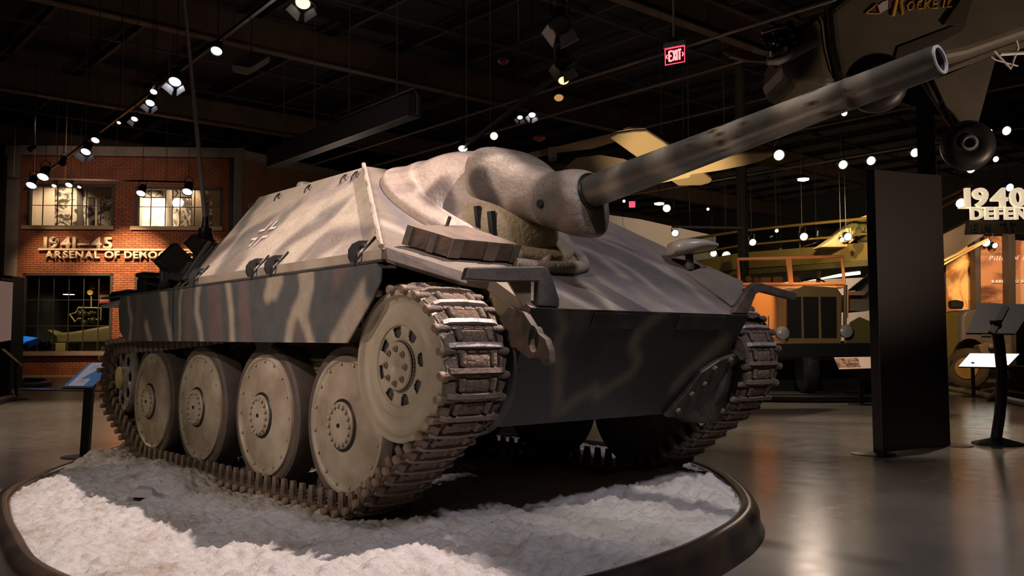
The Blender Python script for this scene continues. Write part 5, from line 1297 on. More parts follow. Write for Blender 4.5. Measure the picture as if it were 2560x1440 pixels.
MB_ = MB().prism([at(1962, 862, TD), at(1962, 738, TD), at(1880, 722, TD+2.4), at(1880, 800, TD+2.4), at(1925, 850, TD+.9)], CR*.06).build('bonnet_side', mat('bonnet_orange_lit', (.55, .27, .10), .5)); child(MB_, tr)  # side face coloured as lit by the orange lamp
MB_ = MB().prism([at(1962, 738, TD), at(2010, 714, TD), at(2092, 720, TD), at(2106, 740, TD), at(2090, 715, TD+2.4), at(1890, 716, TD+2.4)], V(0, 0, -.04)).build('bonnet_top', M_TTAN); child(MB_, tr)
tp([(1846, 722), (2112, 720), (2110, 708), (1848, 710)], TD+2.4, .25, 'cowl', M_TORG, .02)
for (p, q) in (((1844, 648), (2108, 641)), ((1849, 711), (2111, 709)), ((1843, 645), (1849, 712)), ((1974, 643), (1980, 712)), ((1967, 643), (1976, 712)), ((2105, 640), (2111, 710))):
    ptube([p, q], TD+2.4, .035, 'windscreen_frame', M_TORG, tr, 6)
tp([(1850, 708), (1968, 708), (1966, 650), (1846, 651)], TD+2.42, .01, 'windscreen', glass_mat('windscreen_glass', (.9, .92, .8), .05, .9))
tp([(1980, 708), (2106, 707), (2103, 644), (1976, 646)], TD+2.42, .01, 'windscreen', MATS['windscreen_glass'])
for (u0, u1, v0) in ((1883, 1898, 692), (1900, 1930, 692), (1932, 1960, 691)):
    tp([(u0, 712), (u1, 712), (u1-1, v0), (u0+2, v0+1)], TD+4, .3, 'seat_back', mat('seat_orange', (.55, .20, .07), .6), .04)
for (u, v) in ((1871, 702), (1890, 705), (1992, 703)):
    child(MB().sphere(at(u, v, TD+3.6), .085, 10, 8, (1, 1, 1.35)).build('shell_case', mat('shell_brown', (.40, .16, .05), .5), smooth=60), tr)
c = at(2034, 708, TD+3.0); ring = [c+CR*(.26*math.cos(t))+V(0, 0, .11*math.sin(t))+HF*(.1*math.sin(t)) for t in [2*PI*i/20 for i in range(20)]]
child(MB().tube(ring, .018, 6, closed=True).build('steering_wheel', M_TBLK, smooth=60), tr)
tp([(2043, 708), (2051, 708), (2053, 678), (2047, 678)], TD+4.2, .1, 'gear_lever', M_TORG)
for (u, v) in ((1957, 833), (2116, 828)):
    c = at(u, v, TD-.3); rr = []
    for q, h in ((.03, .16), (.09, .13), (.125, .05), (.125, 0), (.115, -.01)): rr.append([c+HF*h+CR*(q*math.cos(2*PI*k/24))+V(0, 0, q*math.sin(2*PI*k/24)) for k in range(24)])
    hl = MB().loft(rr).build('headlamp', mat('headlamp_shell', (.25, .2, .1), .4), smooth=50); child(hl, tr)
    rr = [[c+HF*h+CR*(q*math.cos(2*PI*k/24))+V(0, 0, q*math.sin(2*PI*k/24)) for k in range(24)] for q, h in ((.112, -.012), (.08, -.03), (.01, -.04))]
    child(MB().loft(rr).build('headlamp_lens', mat('lens_grey', (.55, .53, .56), .25, var=.3, vscale=20), smooth=60), tr)
# front mudguard dome on the right, bumper, axle, wheels, chain of lower dark parts
fd = MB(); rings = []
for i in range(9):
    t = PI*i/8; rings.append([at(2108+46-46*math.cos(t), 862-74*math.sin(t)**.8, TD-.2+.5*k/5) for k in range(6)])
child(fd.loft(rings, closed_ring=False).build('mudguard', M_TOL, smooth=60), tr)
tp([(2108, 862), (2200, 862), (2200, 858), (2180, 805), (2150, 792), (2125, 806)], TD-.15, .05, 'mudguard_face', M_TOL, .02)
tp([(1893, 896), (2204, 890), (2204, 857), (1893, 859)], TD-.45, .18, 'bumper', mat('bumper_dark', (.014, .015, .018), .4), .02)
tp([(1895, 978), (2202, 978), (2202, 850), (1895, 860)], TD+.9, .6, 'underbody_backing', M_TBLK)  # black backing added to keep the space below the bumper dark
for u in (2018, 2178):
    c = at(u, 945, TD+.1); c.z = FZ+.10+.43; rr = [[c+CR*h+HF*(q*math.cos(2*PI*k/28))+V(0, 0, q*math.sin(2*PI*k/28)) for k in range(28)] for q, h in ((.16, -.12), (.30, -.14), (.41, -.10), (.43, -.04), (.43, .04), (.41, .10), (.3, .14), (.16, .12))]
    child(MB().loft(rr).build('front_wheel', mat('tractor_tyre', (.012, .011, .010), .7), smooth=45), tr)
tp([(1890, 985), (1945, 985), (1960, 905), (1890, 905)], TD+1.5, 2.0, 'track_unit', M_TBLK)
ptube([(2112, 812), (2114, 712)], TD+.3, .035, 'exhaust_stack', mat('stack_tan', (.42, .25, .13), .35), tr)
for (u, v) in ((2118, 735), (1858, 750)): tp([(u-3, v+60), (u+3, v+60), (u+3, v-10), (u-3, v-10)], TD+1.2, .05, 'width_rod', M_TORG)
# its low plinth with gravel
MB().prism([onz(1840, 1001, FZ), onz(2210, 1002, FZ), onz(2260, 940, FZ), onz(1800, 940, FZ)], (0, 0, .10)).build('gravel_plinth', mat('dark_gravel', (.055, .042, .03), .95, var=.6, vscale=30, bump=1, bscale=60), label='low gravel-covered plinth under the half-track', cat='plinth')
kp = [onz(1895, 1005, FZ), onz(2050, 1007, FZ), onz(2205, 1006, FZ)]
MB().tube([p+V(0, 0, .06) for p in kp], .06, 8).build('plinth_kerb', mat('kerb_black', (.016, .014, .013), .3), smooth=50, label='black kerb along the half-track plinth', cat='kerb')
def reading_rail(outl, d, lab, face, posts, base_v):
    ps = pquad(outl, d); e = empty('reading_rail', tuple(V((ps[0].x+ps[1].x)/2, (ps[0].y+ps[1].y)/2, FZ)), lab, 'sign')
    n_ = (ps[1]-ps[0]).cross(ps[3]-ps[0]).normalized()
    if n_.z < 0: n_ = -n_
    child(MB().prism([p-n_*.03 for p in ps], n_*.028).build('board', M_BLK), e)
    f = child(MB().prism(ps, n_*.004).build('printed_face', face), e)
    for u, v in posts:
        q = at(u, v, d[0]+.1); child(MB().bar(V(q.x, q.y, FZ), q, .05, .05, HF).build('post', M_BLK), e); child(MB().box((q.x, q.y, FZ+.008), (.3, .3, .016)).build('base', M_BLK), e)
    return e, ps, n_
e, ps, n_ = reading_rail([(2098, 923), (2203, 920), (2203, 892), (2085, 894)], [14.9, 14.9, 15.3, 15.3], 'tilted text rail with a vehicle photo in front of the half-track', mat('rail_print', (.62, .42, .30), .4, emit=(1, .62, .42), estr=.25), [(2150, 915)], 1005)
child(MB().prism([ps[0].lerp(ps[3], .1)+n_*.005, ps[0].lerp(ps[1], .52).lerp(ps[3].lerp(ps[2], .5), .1)+n_*.005, ps[0].lerp(ps[1], .5).lerp(ps[3].lerp(ps[2], .5), .9)+n_*.005, ps[0].lerp(ps[3], .9)+n_*.005], n_*.002).build('photo', photo_mat('rail_photo', (.14, .06, .03), (.70, .42, .26), 9, 12, 3)), e)
reading_rail([(2397, 916), (2516, 918), (2548, 885), (2425, 884)], [17.0, 16.9, 17.4, 17.5], 'glaring white backlit text rail near the right edge', glow('rail_white', (1, .97, .82), 2.6), [(2431, 905), (2515, 905)], 992)
# mezzanine: fascia, glass balustrade, handrails
MD = 27.0
mz = thing('mezzanine', 1950, 640, MD, 'olive mezzanine edge with glass balustrade and brass handrails', 'balcony')
M_BRASS = mat('brass_fascia', (.20, .145, .05), .35, metal=.3)
def seg(pts, d0, d1): 
    u0, u1 = pts[0][0], pts[-1][0]; return [at(u, v, d0+(d1-d0)*(u-u0)/(u1-u0)) for u, v in pts]
topl = seg([(1738, 652), (1850, 632), (2000, 620), (2200, 603)], 30, 24); botl = seg([(1738, 684), (1850, 672), (2000, 662), (2200, 648)], 30, 24)
for i in range(3):
    child(MB().prism([botl[i], botl[i+1], topl[i+1], topl[i]], HF*.3).build('fascia', M_BRASS), mz)
child(MB().prism([botl[0], botl[3], botl[3]+HF*6, botl[0]+HF*6], V(0, 0, -.15)).build('soffit', mat('soffit_olive', (.07, .055, .025), .7)), mz)
r1 = seg([(1700, 602), (1850, 578), (2000, 562), (2200, 543)], 30, 24); r2 = seg([(1690, 642), (1850, 614), (2000, 600), (2200, 582)], 30, 24)
child(MB().tube(r1, .045, 8).build('handrail', mat('rail_brass', (.42, .28, .10), .25, metal=.7), smooth=60), mz)
child(MB().tube(r2, .035, 8).build('handrail', MATS['rail_brass'], smooth=60), mz)
for i in range(3):
    a, b = r1[i], r1[i+1]
    child(MB().prism([topl[i], topl[i+1], b, a], HF*.012).build('glass_panel', glass_mat('balustrade_glass', (.85, .9, .86), .02, .8)), mz)
    child(MB().cyl(topl[i], a, .02, n=6).build('stanchion', M_PIPE), mz)
# pale wall behind on the left, lit strip lamps, white wall under the mezzanine
pslab([(1400, 928), (1790, 928), (1790, 590), (1600, 548), (1400, 520)], 36, .3, 'wall_pale', mat('pale_wall', (.42, .36, .30), .8), kind='structure')
pslab([(1740, 932), (2320, 932), (2320, 684), (2200, 692), (1740, 712)], 34, .3, 'wall_white', mat('white_wall', (.62, .52, .42), .8), kind='structure')
for k, (p, q) in enumerate((((1958, 707), (1998, 701)), ((2000, 700), (2060, 694)), ((2062, 693), (2105, 688)), ((2108, 687), (2150, 682)), ((1857, 709), (1870, 707)))):
    t = thing('strip_light', *p, 31, ('white tube lamp under the mezzanine, %s' % ('leftmost of the four behind the windscreen', 'second from the left behind the windscreen', 'third from the left behind the windscreen', 'rightmost, beside the black slab', 'small one left of the windscreen')[k]), 'lamp', 'tube lamps under the mezzanine')
    ptube([p, q], 31, .055, 'tube', glow('tube_glow', (1, .88, .68), 5), t, 8)
    ptube([(p[0], p[1]-6), (q[0], q[1]-6)], 31.05, .05, 'housing', M_BLK, t, 6)
# plaster mountain diorama on the mezzanine
dm = MB(); random.seed(31)
base = [(2050, 618), (2080, 598), (2110, 572), (2140, 548), (2165, 538), (2200, 532), (2200, 612), (2120, 618)]
dio = thing('diorama', 2140, 618, 25, 'cream plaster mountain diorama on the mezzanine', 'diorama')
pslab(base, 25, .8, 'slope', mat('plaster_cream', (.60, .45, .25), .8, bump=.6, bscale=5), dio, .05)
for k in range(26):
    u = random.uniform(2108, 2190); v = random.uniform(max(540, 590-(u-2108)*.62), 600-(u-2108)*.35)
    child(MB().box(at(u, v, 24.9), (.28, .16, .12), Matrix.Rotation(random.uniform(0, 3), 3, 'X') @ Matrix.Rotation(random.uniform(0, 3), 3, 'Z')).build('rock', MATS['plaster_cream']), dio)
# stair flights in front of the mezzanine
st_ = thing('staircase', 2150, 740, 19.5, 'dark stair flight with sloping parapet left of the black slab', 'stairs')
pslab([(2125, 735), (2165, 735), (2205, 700), (2205, 770), (2165, 778), (2125, 776)], 19.5, 1.0, 'stringer', mat('stair_grey', (.07, .068, .075), .5), st_)
pslab([(2122, 738), (2160, 738), (2205, 692), (2205, 682), (2160, 727), (2122, 729)], 19.4, .2, 'coping', mat('stair_coping', (.17, .12, .10), .5), st_)
pslab([(2120, 728), (2205, 660), (2205, 682), (2160, 724)], 20.4, .1, 'inner_parapet', M_BLK, st_)
s2 = thing('staircase', 2400, 600, 20.0, 'dark sloping stair with metal handrails under the year sign', 'stairs')
pslab([(2350, 660), (2350, 590), (2440, 545), (2470, 560), (2470, 580)], 20.2, .6, 'stringer', mat('stair_dark', (.035, .028, .025), .6), s2)
for p, q in (((2345, 505), (2430, 462)), ((2350, 520), (2425, 480)), ((2352, 655), (2470, 598)), ((2352, 665), (2462, 605))):
    ptube([p, q], 19.9, .03, 'handrail', mat('stair_rail', (.40, .27, .14), .3, metal=.5), s2, 6)
ptube([(2358, 655), (2360, 968)], 20.4, .06, 'support', mat('stair_dark', (.035, .028, .025), .6), s2)
pslab([(2352, 610), (2352, 590), (2400, 562), (2402, 578)], 20.8, .05, 'glass_side', mat('rail_panel', (.32, .28, .24), .3), s2)
# year sign
YD = 17.5
ys_ = thing('overhead_sign', 2490, 549, YD, 'hanging illuminated sign reading 1940 DEFEN at the right edge', 'sign')
YN = -CF.copy(); YN.z = 0; YN.normalize(); YE = CR.copy(); YE.z = 0; YE.normalize()
M_SGN = mat('sign_lit_cream', (.80, .66, .46), .5, emit=(1, .80, .54), estr=.7)
YP = at(2490, 549, YD)
letters(ys_, '1940', 2410, 517, 2562, 46, YN, YP, YE, M_SGN, .08, 0)
letters(ys_, 'DEFEN', 2424, 549, 2566, 29, YN, YP, YE, M_SGN, .08, 0)
pslab([(2402, 520), (2640, 520), (2640, 517), (2402, 517)], YD, .12, 'sign_bar', M_SGN, ys_)
pslab([(2420, 585), (2640, 580), (2640, 552), (2424, 552)], YD+.6, .15, 'back_board', mat('sign_board_dark', (.05, .035, .025), .6), ys_)
for (p, q) in (((2432, 560), (2432, 580)), ((2432, 561), (2446, 561)), ((2432, 571), (2443, 571)), ((2432, 580), (2446, 580)), ((2460, 580), (2460, 560)), ((2460, 560), (2475, 580)), ((2475, 580), (2475, 560)), ((2500, 561), (2540, 561))):
    ptube([p, q], YD+.58, .018, 'shadow_stroke', M_BLK, ys_, 6)
ptube([(2520, 552), (2528, 585)], YD+.5, .05, 'hanger_post', M_BLK, ys_)
# mural panels and posts
mu = 21.5
GM_ = 'backlit mural panels'
pslab([(2358, 790), (2440, 790), (2438, 600), (2358, 645)], mu, .1, 'mural', photo_mat('mural_orange', (.36, .14, .03), (.85, .48, .17), .7, .9, 2, 2), label='orange photo mural of a helmeted figure beside the black slab', cat='mural', group=GM_)
m2 = pslab([(2452, 790), (2526, 790), (2524, 590), (2452, 590)], mu, .1, 'mural', photo_mat('mural_brown', (.13, .045, .02), (.52, .24, .12), .5, 1.2, 7, 1), label='brown mural panel with cream quotation lettering', cat='mural', group=GM_)
m3 = pslab([(2540, 790), (2640, 790), (2640, 610), (2540, 600)], mu, .1, 'mural', photo_mat('mural_brick', (.40, .16, .08), (.75, .38, .2), 1.5, .6, 12, .5), label='bright brick-coloured mural panel cut by the right edge', cat='mural', group=GM_)
for u0, u1, t in ((2440, 2452, 'left'), (2523, 2540, 'right')):
    pslab([(u0+2, 962), (u1+2, 962), (u1-3, 560), (u0-3, 560)], mu-.4, .25, 'mural_post', mat('post_dark', (.045, .034, .028), .5), label='dark upright post on the %s of the quotation mural' % t, cat='post')
MP = at(2490, 700, mu-.03)
M_QT = mat('quote_cream', (.85, .70, .55), .5, emit=(1, .8, .6), estr=.3)
qs = thing('quotation', 2500, 710, mu-.05, 'cream quotation lettering Pillar of s on the brown mural', 'lettering')
letters(qs, 'Pillar', 2472, 651, 2520, 12, YN, MP, YE, M_QT, .02, 0, False, .25)
letters(qs, 'of s', 2532, 650, 2562, 12, YN, MP, YE, M_QT, .02, 0, False, .25)
letters(qs, 'KARL HEINZ SC', 2479, 707, 2566, 7, YN, MP, YE, M_QT, .02, 0, True)
# olive truck with grey bonnet
K = 18.6
tk = thing('army_truck', 2420, 985, K, 'olive army truck with a grey bonnet and rounded wing at the right', 'vehicle')
M_KOL = mat('truck_olive', (.16, .13, .035), .45); M_KGR = mat('truck_grey', (.20, .185, .20), .5); M_KBR = mat('truck_wing', (.24, .19, .14), .45)
pslab([(2362, 940), (2404, 925), (2406, 790), (2400, 778), (2362, 784)], K+.6, 1.2, 'cab_body', M_KOL, tk, .04)
pslab([(2404, 890), (2406, 790), (2415, 778), (2440, 772), (2530, 776), (2535, 890)], K+.4, 1.2, 'bonnet', M_KGR, tk, .05)
rings = []
for i in range(11):
    t = PI*.98*i/10; rings.append([at(2424-46*math.cos(t)+(6*k), 902-56*math.sin(t), K-.1+.75*k/5) for k in range(6)])
child(MB().loft(rings, closed_ring=False).build('front_wing', M_KBR, smooth=60), tk)
pslab([(2455, 890), (2530, 890), (2528, 862), (2470, 856), (2448, 862)], K-.1, .3, 'wing_apron', M_KBR, tk, .03)
c = at(2420, 932, K); c.z = FZ+.085+.42; wr = [[c+CR*(h*.6)+HF*(h*.8)+(CR*.8-HF*.6)*(q*math.cos(2*PI*k/32))+V(0, 0, q*math.sin(2*PI*k/32)) for k in range(32)] for q, h in ((.16, -.10), (.24, -.12), (.36, -.13), (.41, -.09), (.42, .08), (.36, .14), (.2, .14))]
child(MB().loft(wr).build('front_wheel', mat('truck_tyre', (.055, .042, .03), .7), smooth=45), tk)
wr = [[c+CR*(h*.6)+HF*(h*.8)+(CR*.8-HF*.6)*(q*math.cos(2*PI*k/24))+V(0, 0, q*math.sin(2*PI*k/24)) for k in range(24)] for q, h in ((.22, -.125), (.22, -.15), (.08, -.17), (.03, -.20), (.001, -.20))]
child(MB().loft(wr).build('wheel_disc', mat('wheel_ochre', (.30, .20, .06), .5), smooth=50), tk)
child(MB().tube([at(2375, 762, K+.9), at(2390, 761, K+.9), at(2404, 763, K+.9)], [.09, .10, .09], 12).build('blanket_roll', mat('roll_dark', (.06, .055, .06), .7), smooth=60), tk)
child(MB().sphere(at(2478, 866, K-.2), .06, 10, 8).build('side_lamp', M_KBR, smooth=60), tk)
pslab([(2455, 838), (2478, 838), (2478, 834), (2455, 834)], K+.3, .03, 'number_plate', mat('plate_white', (.6, .55, .5), .5), tk)
MB().prism([onz(2368, 972, FZ), onz(2500, 988, FZ), onz(2560, 945, FZ), onz(2368, 945, FZ)], (0, 0, .08)).build('gravel_plinth', mat('brown_gravel', (.10, .07, .045), .95, var=.6, vscale=30, bump=1, bscale=60), label='gravel bed under the olive truck', cat='plinth')
kp = [onz(2368, 975, FZ), onz(2420, 985, FZ), onz(2480, 999, FZ), onz(2600, 1024, FZ)]
MB().tube([p+V(0, 0, .05) for p in kp], .06, 8).build('plinth_kerb', mat('kerb_tan', (.16, .12, .075), .4), smooth=50, label='worn tan kerb along the truck gravel bed', cat='kerb')
# log wall
random.seed(17)
for k in range(7):
    v = 918+14*k; d = 16.0-.02*k
    pts = [(2514+random.uniform(-4, 4), v+random.uniform(-1, 1)), (2535, v+2), (2560, v+3), (2600, v+5)]
    ptube(pts, d, [.044, .05, .05, .05], 'log', mat('log_brown', (.30, .15, .07), .8, var=.4, vscale=8, bump=.6, bscale=20), label='rough brown log, %s in the stacked log wall at the right edge' % ('topmost', 'second from top', 'third from top', 'fourth from top', 'fifth from top', 'sixth from top', 'lowest')[k], cat='log', group='stacked log wall')
ptube([(2468, 1000), (2490, 990), (2520, 988), (2560, 994)], 15.7, [.05, .09, .10, .09], 'sandbag', mat('sandbag_brown', (.26, .12, .06), .9, bump=.5), label='slumped brown sandbag lying before the log wall', cat='sandbag', n=10)
# black roof column behind the slab
pc = at(2318, 430, 13.0)
MB().box((pc.x, pc.y, (FZ+HZ)/2), (.24, .24, HZ-FZ), Matrix.Rotation(.4, 3, 'Z')).build('roof_column', M_BLK, kind='structure')
pc = at(1858, 640, 23.0)
MB().cyl((pc.x, pc.y, FZ), (pc.x, pc.y, HZ), .14, n=16).build('roof_column', mat('column_olive', (.05, .042, .03), .6), kind='structure')
# pale aircraft hanging far behind the barrel
AD = 15.0
ac = thing('suspended_aircraft', 1650, 420, AD, 'cream-coloured aircraft hanging in the distance behind the barrel', 'aircraft')
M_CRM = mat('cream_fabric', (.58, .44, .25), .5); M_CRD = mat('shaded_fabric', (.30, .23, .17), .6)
def wing(outl, d, th, m, nm): 
    o = MB().prism(pquad(outl, d), V(0, 0, th)).build(nm, m); child(o, ac); return o
def wingp(outl, u, v, d, n, th, m, nm):
    n = Vector(n).normalized(); p = at(u, v, d); q = [hit(a, b, n, p) for a, b in outl]
    o = MB().prism(q, n*-th if n.z < 0 else n*th).build(nm, m, bevel=.03); child(o, ac); return o
wingp([(1524, 346), (1545, 336), (1585, 330), (1618, 329), (1660, 356), (1720, 400), (1782, 450), (1775, 459), (1752, 465), (1696, 466), (1655, 438), (1580, 386)], 1650, 400, 15.0, -CF*.62+CR*.15-V(0, 0, .75), .10, M_CRM, 'wing')
wingp([(1640, 462), (1700, 425), (1790, 398), (1860, 385), (1938, 382), (1930, 392), (1905, 403), (1860, 416), (1800, 428), (1760, 434), (1729, 438), (1726, 446), (1690, 452)], 1780, 425, 14.3, -CF*.55-V(0, 0, .82), .12, M_CRM, 'wing')
wing([(1300, 398), (1390, 378), (1500, 352), (1526, 346), (1535, 356), (1480, 372), (1380, 384), (1310, 404)], 15.9, .08, M_CRD, 'tail_boom')
wing([(1400, 445), (1440, 410), (1500, 402), (1560, 412), (1600, 430), (1500, 450)], 15.2, .10, M_CRD, 'tailplane')
wing([(1370, 382), (1372, 405), (1392, 402), (1390, 380)], 15.7, .1, mat('pod_grey', (.22, .20, .19), .5), 'pod')
wing([(1558, 330), (1575, 325), (1600, 325), (1616, 331), (1590, 334)], 15.75, .06, M_PROP, 'propeller')
for u, v in ((1654, 345), (1709, 350)): child(MB().cyl(at(u, v+20, 15), V(at(u, v, 15).x, at(u, v, 15).y, HZ), .006, n=5).build('suspension_wire', M_BLK), ac)

# ================================================================ TRACK LIGHTING
M_LBK = mat('lamp_black', (.012, .012, .013), .4)
def rail(p0, p1, nm, lab, hang=4):
    r = empty(nm, tuple((p0+p1)/2), lab, 'rail')
    child(MB().bar(p0, p1, .06, .05).build('bar', M_LBK), r)
    for k in range(hang):
        q = p0.lerp(p1, (k+.5)/hang); child(MB().cyl(q, V(q.x, q.y, HZ), .009, n=5).build('hanger', M_PIPE), r)
    return r
rail(onz(690, -8, 5.9), onz(60, 475, 5.9), 'light_rail', 'black lighting rail running diagonally above the brick facade', 6)
rail(at(-30, 444, 27), at(478, 456, 27.5), 'light_rail', 'black lighting rail hung in front of the brick facade', 4)
rail(at(1140, 385, 16), at(1440, 150, 10.5), 'light_rail', 'dark lighting rail above the gun hood', 4)
rail(at(1680, 567, 22), at(1860, 570, 22), 'light_rail', 'thin lighting rail left of the round column', 2)
def lamp(u, v, d, rpx, col, s, lab, grp, aim=None, flaps=0, pend=False, cat='spotlight'):
    c = at(u, v, d); r = rpx*1.2*d/FPX
    aim = Vector(aim) if aim else (-CF*.55+V(0, 0, -.75)).normalized()
    aim.normalize()
    e = empty('track_spotlight' if not pend else 'pendant_light', tuple(c), lab, cat, grp)
    a = aim.orthogonal().normalized(); b = aim.cross(a)
    def ringat(h, q, n=16): return [c+aim*h+a*(q*math.cos(2*PI*k/n))+b*(q*math.sin(2*PI*k/n)) for k in range(n)]
    child(MB().loft([ringat(-r*2.6, r*.55), ringat(-r*2.2, r*.8), ringat(-r*.9, r*.85), ringat(-r*.1, r*1.12), ringat(r*.12, r*1.14), ringat(r*.02, r*1.0), ringat(-.1*r, r*.95)]).build('housing', M_LBK, smooth=40), e)
    if s > 0: child(MB().loft([ringat(-r*.08, r*.98), ringat(r*.0, r*.7), ringat(r*.04, .001)]).build('lens', glow('lens_%.2f_%.2f_%.2f_%g' % (*col, s), col, s), smooth=60), e)
    top = c-aim*r*1.5; child(MB().tube([top+a*r*.9, top+a*r*.9+V(0, 0, r*1.6), top+V(0, 0, r*2.2), top-a*r*.9+V(0, 0, r*1.6), top-a*r*.9], r*.09, 6).build('yoke', M_LBK, smooth=60), e)
    hp_ = top+V(0, 0, r*2.2); child(MB().cyl(hp_, V(hp_.x, hp_.y, HZ), .007, n=5).build('stem', M_LBK), e)
    for k in range(flaps):
        t = 2*PI*k/4+.5; dr_ = a*math.cos(t)+b*math.sin(t); td = aim.cross(dr_)
        q = c+dr_*r*1.1
        child(MB().prism([q-td*r*.8, q+td*r*.8, q+td*r*1.1+aim*r*1.3+dr_*r*.6, q-td*r*1.1+aim*r*1.3+dr_*r*.6], dr_*r*.06).build('barn_door', mat('flap_grey', (.35, .34, .36), .45)), e)
    return e
WH = (.92, .94, 1.0); VI = (.80, .82, 1.0); YE_ = (1, .78, .36); WW = (1, .88, .68); OR = (1, .50, .18)
GL_ = 'spotlights on the diagonal left rail'
ordn = ('topmost', 'second from top', 'third from top', 'fourth from top', 'fifth from top', 'sixth from top', 'seventh from top', 'eighth from top', 'ninth from top', 'lowest')
for k, (u, v, d, r, c, s, fl) in enumerate(((541, 128, 12.5, 11, WH, 14, 0), (437, 205, 13.6, 12, WH, 14, 2), (384, 230, 14.6, 7, WW, 5.5, 0), (375, 258, 15.2, 9, WH, 3, 2), (336, 298, 16.2, 7, WH, 1.2, 1), (297, 307, 16.6, 4, WW, 6, 0), (238, 351, 18.6, 8, VI, 6, 0), (214, 380, 19.2, 10, VI, 1.6, 2), (107, 443, 23.5, 11, VI, 6, 0), (78, 464, 24.6, 10, VI, 6, 0))):
    lamp(u, v, d, r, c, s, 'white spotlight on the diagonal left rail, %s' % ordn[k], GL_, None, fl)
GF = 'spotlights on the rail before the brick facade'
for k, (u, v, r, c, s) in enumerate(((135, 465, 5, WW, 3), (172, 463, 7, WW, 5.5), (198, 468, 4, WW, 4), (352, 484, 9, WW, 5.5), (468, 480, 10, VI, 5))):
    lamp(u, v, 27.2, r, c, s, 'small lamp on the facade rail, %s' % ('leftmost', 'second from left', 'third from left', 'fourth from left', 'rightmost near the aerial')[k], GF)
lamp(75, 373, 20, 6, OR, .8, 'dim brass-tipped spotlight at the cornice of the brick facade', None, (-1, -.5, -.4))
lamp(155, 408, 20, 7, WH, .0, 'unlit black spotlight below the facade cornice', None)
lamp(757, 8, 8.6, 16, WW, 1.2, 'large spotlight with barn doors cut by the top edge', None, None, 3)
GM2 = 'spotlights on the rail above the gun hood'
lamp(1157, 372, 15.5, 9, (1, .95, .85), 16, 'square white lamp just above the gun casting', GM2)
lamp(1235, 340, 14.8, 8, YE_, 4.5, 'small yellow lamp above the gun casting', GM2, (-CF*1.0))
lamp(1330, 288, 13.6, 7, WH, 8, 'white spotlight with bright barn doors above the gun hood', GM2, None, 3)
lamp(1300, 294, 13.8, 6, WH, 1.0, 'grey flapped spotlight left of the barn door spotlight', GM2, None, 2)
lamp(1409, 202, 11.4, 11, OR, 3.2, 'orange spotlight on the rail over the gun hood', GM2)
lamp(1397, 245, 12.4, 10, OR, .5, 'dark spotlight with a glowing rim below the orange one', GM2)
lamp(1410, 160, 10.8, 16, WH, .0, 'unlit flapped spotlight above the orange one', GM2, None, 2)
lamp(1402, 62, 9.2, 20, WH, .0, 'large unlit flapped spotlight near the top edge', GM2, None, 2)
GR = 'bright lamps under the ceiling on the right'
names = [(1948, 388, 20, 11, YE_, 4.5, 'yellow flaring lamp under the barrel'), (2108, 412, 18, 9, WW, 5.5, 'round lamp left of the black slab top, lower one'), (2178, 402, 18, 9, WW, 5.5, 'round lamp directly above the left corner of the black slab'), (2288, 382, 17, 9, WW, 5.5, 'round lamp beside the dark column'), (2517, 327, 19, 9, WW, 5.5, 'bright lamp right of the aircraft wheel'), (2476, 328, 22, 4, WW, 5.5, 'tiny lamp touching the aircraft wheel rim'), (2428, 422, 19, 9, VI, 6, 'bright lamp below the aircraft wheel'), (2490, 398, 22, 6, VI, 6, 'small lamp lower right of the aircraft wheel'), (2111, 283, 14, 6, WH, 9, 'white lamp just under the gun barrel'), (2525, 469, 24, 8, VI, 6, 'bluish lamp above the year sign'), (2402, 508, 24, 10, WW, 5.5, 'glaring lamp left of the year sign'), (2415, 570, 25, 6, WW, 5.5, 'small lamp below the year sign'), (2466, 607, 21, 8, WH, 9, 'lamp above the quotation mural'), (2488, 614, 21, 6, WW, 2, 'dim lamp next to the one above the quotation mural'), (1667, 521, 24, 8, YE_, 4.5, 'yellow lamp left of the round column'), (1688, 583, 22, 7, WW, 5.5, 'tilted lamp at the end of the thin rail'), (1882, 606, 26, 7, WW, 5.5, 'lamp behind the balustrade near the round column'), (1850, 624, 30, 5, WW, 5.5, 'small round lamp behind the round column foot'), (1784, 634, 30, 7, WW, 5.5, 'round lamp right of the hooded road lamp'), (1816, 639, 30, 9, WW, 5.5, 'double-looking lamp above the tractor windscreen corner'), (1942, 577, 30, 4, WW, 5.5, 'tiny lamp seen through the balustrade, left one'), (2010, 592, 26, 8, WW, 5.5, 'bright lamp seen through the balustrade middle'), (2120, 592, 24, 8, WW, 5.5, 'bright lamp in front of the diorama slope'), (2105, 600, 24, 5, WW, 5.5, 'smaller lamp left of the diorama lamp'), (2046, 640, 30, 7, VI, 6, 'bluish lamp just above the tractor windscreen'), (1947, 679, 32, 5, WW, 5.5, 'left of the twin lamps seen through the windscreen'), (1956, 680, 32, 4, WW, 5.5, 'right of the twin lamps seen through the windscreen'), (1560, 503, 30, 3, WW, 6, 'tiny lamp left of the distant exit sign'), (1770, 523, 30, 3, WW, 6, 'tiny lamp under the cream aircraft'), (1558, 575, 30, 4, WW, 6, 'tiny lamp on the pale distant wall')]
for (u, v, d, r, c, s, lab) in names:
    lamp(u, v, d, r, c, s, lab, GR, -CF*1.0+V(0, 0, -.35))
